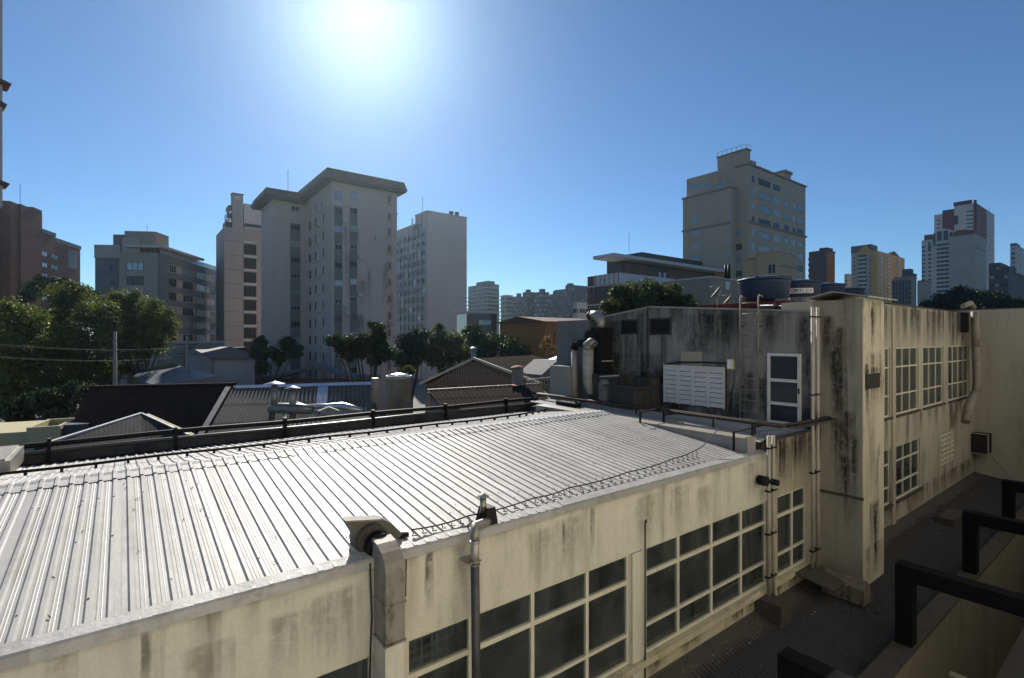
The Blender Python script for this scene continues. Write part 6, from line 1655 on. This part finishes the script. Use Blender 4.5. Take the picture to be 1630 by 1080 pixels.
# (5) dark brown big roof on the left
bh = thing('brown_roofed_hall', 'large dark brown sloping roof filling the left middle distance', 'building', tuple(ond(240, 540, 40))[:2]+(GZ,))
R0, R1 = ond(142, 617, 31), ond(376, 612, 30); E0, E1 = ond(95, 716, 26.5), ond(330, 708, 26)
Rb0 = R0+Vector((2, 9, -2.5)); Rb1 = R1+Vector((2, 9, -2.5))
ns_ = 7
for i in range(ns_):
    u0, u1 = i/ns_, (i+1)/ns_
    for j in range(3):
        v0, v1 = j/3, (j+1)/3
        b = MB()
        q = [R0.lerp(R1, u0).lerp(E0.lerp(E1, u0), v0), R0.lerp(R1, u1).lerp(E0.lerp(E1, u1), v0), R0.lerp(R1, u1).lerp(E0.lerp(E1, u1), v1), R0.lerp(R1, u0).lerp(E0.lerp(E1, u0), v1)]
        b.prism([x_+Vector((0, 0, 0.0-0.02*j)) for x_ in q], (0, 0, -0.12)); b.build('roof_panel', M_brownroof, bh)
b = MB(); b.prism([R0, R1, Rb1, Rb0], (0, 0, -0.15)); b.build('rear_roof', M_brownroof, bh)
b = MB(); b.bar(R0+Vector((0,0,0.05)), R1+Vector((0,0,0.05)), 0.35, 0.1); b.build('ridge_cap', M_brownroof, bh)
b = MB(); b.prism([R0-Vector((0,0,0.3)), E0-Vector((0,0,0.3)), Vector((E0.x, E0.y, GZ)), Vector((R0.x, R0.y, GZ))], (R1-R0)*0.97); b.build('wall', W_brown, bh)
# (6) grey hipped sheet roof with white verge
gh = thing('grey_hip_roof', 'small grey corrugated roof with a bright white left verge', 'roof', tuple(ond(200, 540, 24))[:2]+(GZ,))
pkq = ond(226, 659, 25.5); lq = ond(55, 713, 19.8); rq = ond(300, 693, 20.5); mq = ond(190, 706, 18.4)
for i in range(8):
    u0, u1 = i/8, (i+1)/8
    b = MB(); a0_, a1_ = lq.lerp(rq, u0), lq.lerp(rq, u1); m = 9; vs = []
    for k in range(m):
        q = a0_.lerp(a1_, k/(m-1)); vs.append(q+Vector((0, 0, 0.015*(k % 2)-0.8*0))); 
    um = 0.70
    tops = []
    for k in range(m):
        u = u0+(u1-u0)*k/(m-1)
        if u < um: tp = lq.lerp(pkq, u/um)
        else: tp = pkq.lerp(rq, (u-um)/(1-um))
        tops.append(tp+Vector((0, 0, 0.015*(k % 2))))
    low_ = [v+(Vector((0, -1.5, -0.9))) for v in vs]
    b.add(low_+tops, [(k, k+1, m+k+1, m+k) for k in range(m-1)]); b.build('roof_sheet', M_greyroof, gh)
b = MB(); b.bar(lq+Vector((0,0,0.03)), pkq+Vector((0,0,0.03)), 0.16, 0.08); b.build('white_verge', M_white, gh)
b = MB(); b.bar(pkq+Vector((0,0,0.02)), rq+Vector((0,0,0.02)), 0.08, 0.05); b.build('hip_flashing', M_galv, gh)
b = MB(); b.prism([lq-Vector((0,0,0.12)), pkq-Vector((0,0,0.12)), rq-Vector((0,0,0.12)), Vector((rq.x, rq.y, GZ)), Vector((lq.x, lq.y, GZ))], (0.3, 1.0, 0)); b.build('wall', M_dirtybeige, gh)
# (7) small beige box building lower left
bb_ = Bld('beige_roof_cabin', 'small cream flat-roofed cabin with open parapet at the left edge', 96, 27, 2400)
x0_ = bb_.R(42)[0]; x1_ = 0.0; _, hh = bb_.R(90, 682)
W_cab = wallm('cabin_cream', (0.40, 0.35, 0.22), 0.4)
bb_.block('wall', x0_, 0, 0, 3.2, 4, hh-0.2, W_cab)
for (xa, xb, ya, yb_) in ((x0_, 0, 0, 0.15), (x0_, 0, 3.05, 3.2), (x0_, x0_+0.15, 0.151, 3.049), (-0.15, 0, 0.151, 3.049)):
    bb_.block('parapet', xa, xb, ya, yb_, hh-0.198, hh+0.12, W_cab)
bb_.block('side_wing', x0_-4, x0_-0.01, 0.5, 5, 3, hh-0.15, W_cab)
bb_.block('dark_bin', 0.05, 1.1, 0.3, 1.4, 3, hh+0.1, W_dark)
bb_.win('R', x0_-2.6, hh-1.3, 0.7, 0.9, 0.5, M_farglass, W_dark)
bb_.block('step', x0_-1.0, 0.3, -0.8, -0.01, 3, hh-1.0, M_concrete)
# (8) white low house and metal roof beyond brown hall
wh = Bld('white_gabled_house', 'white rendered gabled house with dark roof at the foot of the beige tower', 342, 56, 1884)
yl = wh.L(287)[0]; xr = wh.R(358)[0]; _, he = wh.R(342, 571); _, hr_ = wh.L(312, 556)
b = MB(); b.prism([(0, 0, 0), (0, 0, he), (0, yl*0.5, hr_), (0, yl, he), (0, yl, 0)][::-1], (xr+3, 0, 0)); wh.part('wall', b, wallm('white_house', (0.30, 0.31, 0.32), 0.4))
for (ya, za, yb_, zb_) in ((-0.4, he-0.1, yl*0.5, hr_+0.1), (yl*0.5, hr_+0.1, yl+0.4, he-0.1)):
    b = MB(); b.prism([(-0.4, ya, za), (-0.4, yb_, zb_), (-0.4, yb_, zb_+0.15), (-0.4, ya, za+0.15)], (xr+4, 0, 0)); wh.part('roof', b, W_brown)
mr = thing('low_metal_roof', 'long bluish metal roof with a glinting edge below the left trees', 'roof', tuple(ond(250, 540, 58))[:2]+(GZ,))
b = MB(); m0, m1, m2, m3 = ond(202, 595, 62), ond(285, 582, 58), ond(345, 598, 50), ond(240, 612, 50); b.prism([m0, m1, m2, m3], (0, 0, -0.2)); b.build('roof_deck', plain('blue_grey_metal', (0.14, 0.17, 0.20), 0.5, 0.4), mr)
b = MB(); b.bar(m0+Vector((0,0,0.1)), m1+Vector((0,0,0.1)), 0.5, 0.3); b.build('edge_flashing', M_steel, mr)
b = MB(); b.prism([m0-Vector((0,0,.25)), m1-Vector((0,0,.25)), m2-Vector((0,0,.25)), m3-Vector((0,0,.25))], (0, 0, -4)); b.build('wall', W_aptg, mr)
bw = Bld('boundary_wall', 'long beige boundary wall between the apartment block and the beige tower', 262, 78, 2600, cat='wall')
bw.block('wall', 0, bw.R(356)[0], 0, 0.4, 0, bw.R(300, 546)[1], W_apt); bw.block('coping', -0.1, bw.R(356)[0]+0.1, -0.1, 0.5, bw.R(300, 546)[1]+0.003, bw.R(300, 546)[1]+0.25, W_white)

# utility poles and wires
wires_at = []
for i, (px, yt_, yb_, t, lb_) in enumerate(((183, 528, 625, 48, 'tall concrete utility pole standing before the big left trees'), (298, 535, 615, 54, 'fainter utility pole beside the white gabled house'))):
    p_ = ond(px, 540, t); zt_ = zz(yt_, t)
    up = thing('utility_pole', lb_, 'utility pole', (p_.x, p_.y, GZ), 0, 'utility poles along the street')
    b = MB(); b.tube([(p_.x, p_.y, GZ), (p_.x, p_.y, zt_)], [0.22, 0.13], 8); b.build('pole', M_concrete, up)
    for dz in (0.9, 1.9):
        b = MB(); b.bar((p_.x-0.9, p_.y+0.4, zt_-dz), (p_.x+0.9, p_.y-0.4, zt_-dz), 0.1); b.build('crossarm', M_bark, up)
    wires_at.append((p_, zt_))
for j in range(4):
    (pa, za), (pb, zb2) = wires_at; off = (j % 2)*0.7-0.35; dz = 0.85 if j < 2 else 1.85
    dirv = (Vector((pb.x, pb.y, 0))-Vector((pa.x, pa.y, 0))); 
    a_ = Vector((pa.x, pa.y, za-dz))-dirv*1.6+Vector((off, off, 0)); c_ = Vector((pb.x, pb.y, zb2-dz))+dirv*0.6+Vector((off, off, 0))
    pts = [a_.lerp(c_, k/24)-Vector((0, 0, 0.7*math.sin(PI*k/24))) for k in range(25)]
    b = MB(); b.tube(pts, 0.009, 4); tag(b.build('overhead_wire', M_cable), ['upper rear', 'upper front', 'lower rear', 'lower front'][j]+' of the overhead wires strung between the two utility poles', 'wire', 'overhead wires')

# ================================================================== TREES
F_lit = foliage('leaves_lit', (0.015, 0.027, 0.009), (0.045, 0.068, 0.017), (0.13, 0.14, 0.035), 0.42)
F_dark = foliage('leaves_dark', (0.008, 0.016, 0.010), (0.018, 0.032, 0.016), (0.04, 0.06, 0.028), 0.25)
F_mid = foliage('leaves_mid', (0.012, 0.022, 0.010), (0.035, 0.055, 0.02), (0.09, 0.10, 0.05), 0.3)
def leafmesh(name, blobs, n, size, mat, flat=0.8):
    """n small bent leaf clumps through the blobs (centre, radius): denser near each blob's surface"""
    vols = np.array([b[1]**2 for b in blobs]); vols = vols/vols.sum()
    idx = rng.choice(len(blobs), n, p=vols)
    C_ = np.array([tuple(blobs[i][0]) for i in range(len(blobs))])[idx]; R_ = np.array([b[1] for b in blobs])[idx]
    d = rng.normal(size=(n, 3)); d /= np.linalg.norm(d, axis=1)[:, None]
    rad = rng.random(n)**0.45*(1+0.22*np.sin(d[:, 0]*5.1+idx)*np.cos(d[:, 1]*4.3+idx*2)+0.10*rng.normal(size=n))
    pos = C_+d*(R_*rad)[:, None]*np.array([1, 1, flat])
    s = size*(0.6+0.9*rng.random(n))
    nr = d*0.7+rng.normal(size=(n, 3))*0.6+np.array([0, 0, 0.35]); nr /= np.linalg.norm(nr, axis=1)[:, None]
    t1 = np.cross(nr, rng.normal(size=(n, 3))); t1 /= np.linalg.norm(t1, axis=1)[:, None]+1e-9
    t2 = np.cross(nr, t1)
    a = pos-t1*s[:, None]; b_ = pos+t2*s[:, None]*0.45+nr*s[:, None]*0.15; c = pos+t1*s[:, None]; e = pos-t2*s[:, None]*0.45+nr*s[:, None]*0.15
    V = np.stack([a, b_, c, e], 1).reshape(-1, 3)
    me = bpy.data.meshes.new(name)
    me.vertices.add(n*4); me.vertices.foreach_set('co', V.ravel())
    me.loops.add(n*4); me.loops.foreach_set('vertex_index', np.arange(n*4))
    me.polygons.add(n); me.polygons.foreach_set('loop_start', np.arange(n)*4); me.polygons.foreach_set('loop_total', np.full(n, 4))
    me.update(calc_edges=True); me.validate(); me.materials.append(mat)
    return me
def tree(name, label, t, spec, base, n, size, mat, group=None, trunk_r=0.25, spread=0.6, bark=None, flat=0.8):
    """spec: (px, py, radius_px) lobes, each at its own depth round t; base: px of the trunk foot"""
    rr = random.Random(label)
    bx_, by_ = ray(base); foot = Vector((t*bx_, t*by_, GZ))
    root = thing(name, label, 'tree', tuple(foot), 0, group)
    blobs = []
    for i, (px, py, rp) in enumerate(spec):
        R = rp/FPX*t
        tt = t+rr.uniform(-1, 1)*spread*R*1.6
        blobs.append((ond(px, py, tt), R*tt/t))
        for k in range(3):   # satellites give an uneven outline
            dv = Vector((rr.gauss(0, 1), rr.gauss(0, 1), rr.gauss(0.2, 0.8))).normalized()
            blobs.append((blobs[-1-k][0]+dv*R*0.85, R*rr.uniform(0.30, 0.5)))
    link('crown', leafmesh('crown', blobs, n, size, mat, flat), root)
    main = [b for i, b in enumerate(blobs) if i % 4 == 0]
    cz = sum(b[0].z for b in main)/len(main)
    fork = Vector((foot.x, foot.y, GZ+(cz-GZ)*0.45))
    tm = MB(); tm.tube([foot, foot.lerp(fork, 0.5)+Vector((rr.uniform(-.2, .2), rr.uniform(-.2, .2), 0)), fork], [trunk_r*1.2, trunk_r, trunk_r*0.8], 8)
    tm.build('trunk', bark or M_bark, root)
    for c_, R in main[:7]:
        mid = fork.lerp(c_, 0.5)+Vector((rr.uniform(-.1, .1)*R, rr.uniform(-.1, .1)*R, -0.25*R))
        bm2 = MB(); bm2.tube([fork-Vector((0, 0, 0.3)), mid, c_, c_+Vector((0, 0, R*0.5))], [trunk_r*0.6, trunk_r*0.38, trunk_r*0.2, trunk_r*0.06], 6); bm2.build('limb', bark or M_bark, root)
    return root
G1 = 'broad street trees at the left'
tree('street_tree', 'broad green street tree cut by the left picture edge', 50, [(12, 498, 30), (48, 510, 28), (30, 545, 42), (-10, 560, 44), (50, 590, 40), (8, 620, 42), (40, 645, 34), (70, 560, 34)], 15, 26000, 0.14, F_lit, G1, 0.3)
tree('street_tree', 'tallest sunlit green street tree, in the middle of the left group', 57, [(100, 470, 26), (132, 490, 36), (88, 512, 34), (160, 500, 28), (140, 540, 42), (95, 560, 40), (155, 580, 34), (115, 605, 38), (75, 600, 34)], 118, 30000, 0.14, F_lit, G1, 0.3)
tree('street_tree', 'green street tree at the right end of the left group', 60, [(190, 480, 24), (215, 490, 28), (250, 503, 24), (190, 528, 34), (238, 528, 32), (266, 518, 18), (205, 556, 28), (245, 550, 22), (175, 590, 26)], 222, 26000, 0.14, F_lit, G1, 0.26)
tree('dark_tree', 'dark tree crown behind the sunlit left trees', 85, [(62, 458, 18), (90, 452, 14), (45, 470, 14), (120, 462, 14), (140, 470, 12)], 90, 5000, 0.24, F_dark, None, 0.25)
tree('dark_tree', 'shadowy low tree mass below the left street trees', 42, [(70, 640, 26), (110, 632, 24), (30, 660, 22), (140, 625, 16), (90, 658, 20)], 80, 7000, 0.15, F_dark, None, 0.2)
tree('umbrella_pine', 'dark forked pine with flat clumps before the right half of the pinkish tower', 36, [(534, 543, 14), (547, 553, 14), (566, 546, 20), (574, 560, 17), (600, 521, 12), (603, 536, 14), (590, 552, 15), (617, 564, 16), (596, 574, 13), (556, 565, 12), (582, 540, 12), (608, 552, 12)], 592, 19000, 0.085, F_dark, None, 0.2, 0.5, flat=0.75)
tree('small_dark_tree', 'slender dark tree before the left half of the pinkish tower', 52, [(415, 546, 12), (412, 564, 13), (418, 584, 12), (436, 562, 12), (457, 548, 14), (467, 560, 14), (446, 570, 12)], 417, 10000, 0.11, F_dark, None, 0.16, flat=0.75)
G2 = 'dark trees below the slab tower'
tree('leafy_tree', 'dark leafy tree directly below the slab tower grid side', 62, [(650, 545, 20), (668, 560, 24), (648, 575, 22), (672, 535, 14)], 655, 7000, 0.16, F_dark, G2)
tree('leafy_tree', 'rounded dark green tree below the slab tower blank end', 58, [(700, 535, 18), (722, 545, 22), (695, 560, 24), (735, 562, 20), (712, 575, 22)], 712, 8000, 0.15, F_mid, G2)
tree('leafy_tree', 'tree right of the slab tower foot behind the mushroom vent', 66, [(762, 540, 20), (785, 545, 22), (770, 560, 20), (805, 555, 20), (825, 560, 18), (745, 530, 12)], 780, 7500, 0.17, F_dark, G2)
tree('round_dark_tree', 'glossy dark round tree behind the mouldy upper block', 40, [(1000, 470, 26), (1030, 462, 22), (1060, 475, 26), (975, 488, 18), (1090, 488, 20), (1020, 492, 28), (1060, 500, 26), (1110, 496, 12)], 1030, 15000, 0.13, F_mid, None, 0.3)
G3 = 'dark conifers along the right skyline'
tree('dark_conifer', 'wide dark tree crown above the right wing roof', 95, [(1500, 478, 16), (1530, 470, 18), (1560, 474, 18), (1590, 480, 16), (1478, 486, 12), (1545, 486, 18), (1515, 488, 16)], 1530, 9000, 0.24, F_dark, G3)
tree('dark_conifer', 'smaller dark crown at the extreme right above the end wall', 88, [(1605, 486, 14), (1625, 490, 14), (1580, 488, 12)], 1610, 3500, 0.22, F_dark, G3)
tree('yellowed_shrub', 'small yellowish shrub beside the steel cylinder', 24, [(650, 587, 7), (644, 592, 6), (657, 592, 6)], 650, 900, 0.05, F_lit, None, 0.05)
tree('bare_reddish_shrub', 'thin reddish shrub in front of the orange house', 50, [(872, 540, 10), (866, 552, 9), (878, 555, 8)], 870, 1200, 0.07, foliage('reddish_twigs', (0.06, 0.03, 0.015), (0.12, 0.06, 0.03), (0.2, 0.1, 0.05)), None, 0.06)
# ================================================================== HAZE
HZ = MB(); HZ.box(-700, 900, -60, 900, GZ-1.0, 62)
hm_ = bpy.data.materials.new('haze_air'); hm_.use_nodes = True
hn = hm_.node_tree.nodes; hn.clear()
ho = hn.new('ShaderNodeOutputMaterial'); hv = hn.new('ShaderNodeVolumePrincipled')
hv.inputs['Color'].default_value = (0.7, 0.88, 1.0, 1); hv.inputs['Density'].default_value = 0.00018; hv.inputs['Anisotropy'].default_value = 0.86
hm_.node_tree.links.new(hv.outputs[0], ho.inputs['Volume'])
tag(HZ.build('haze', hm_), kind='stuff')
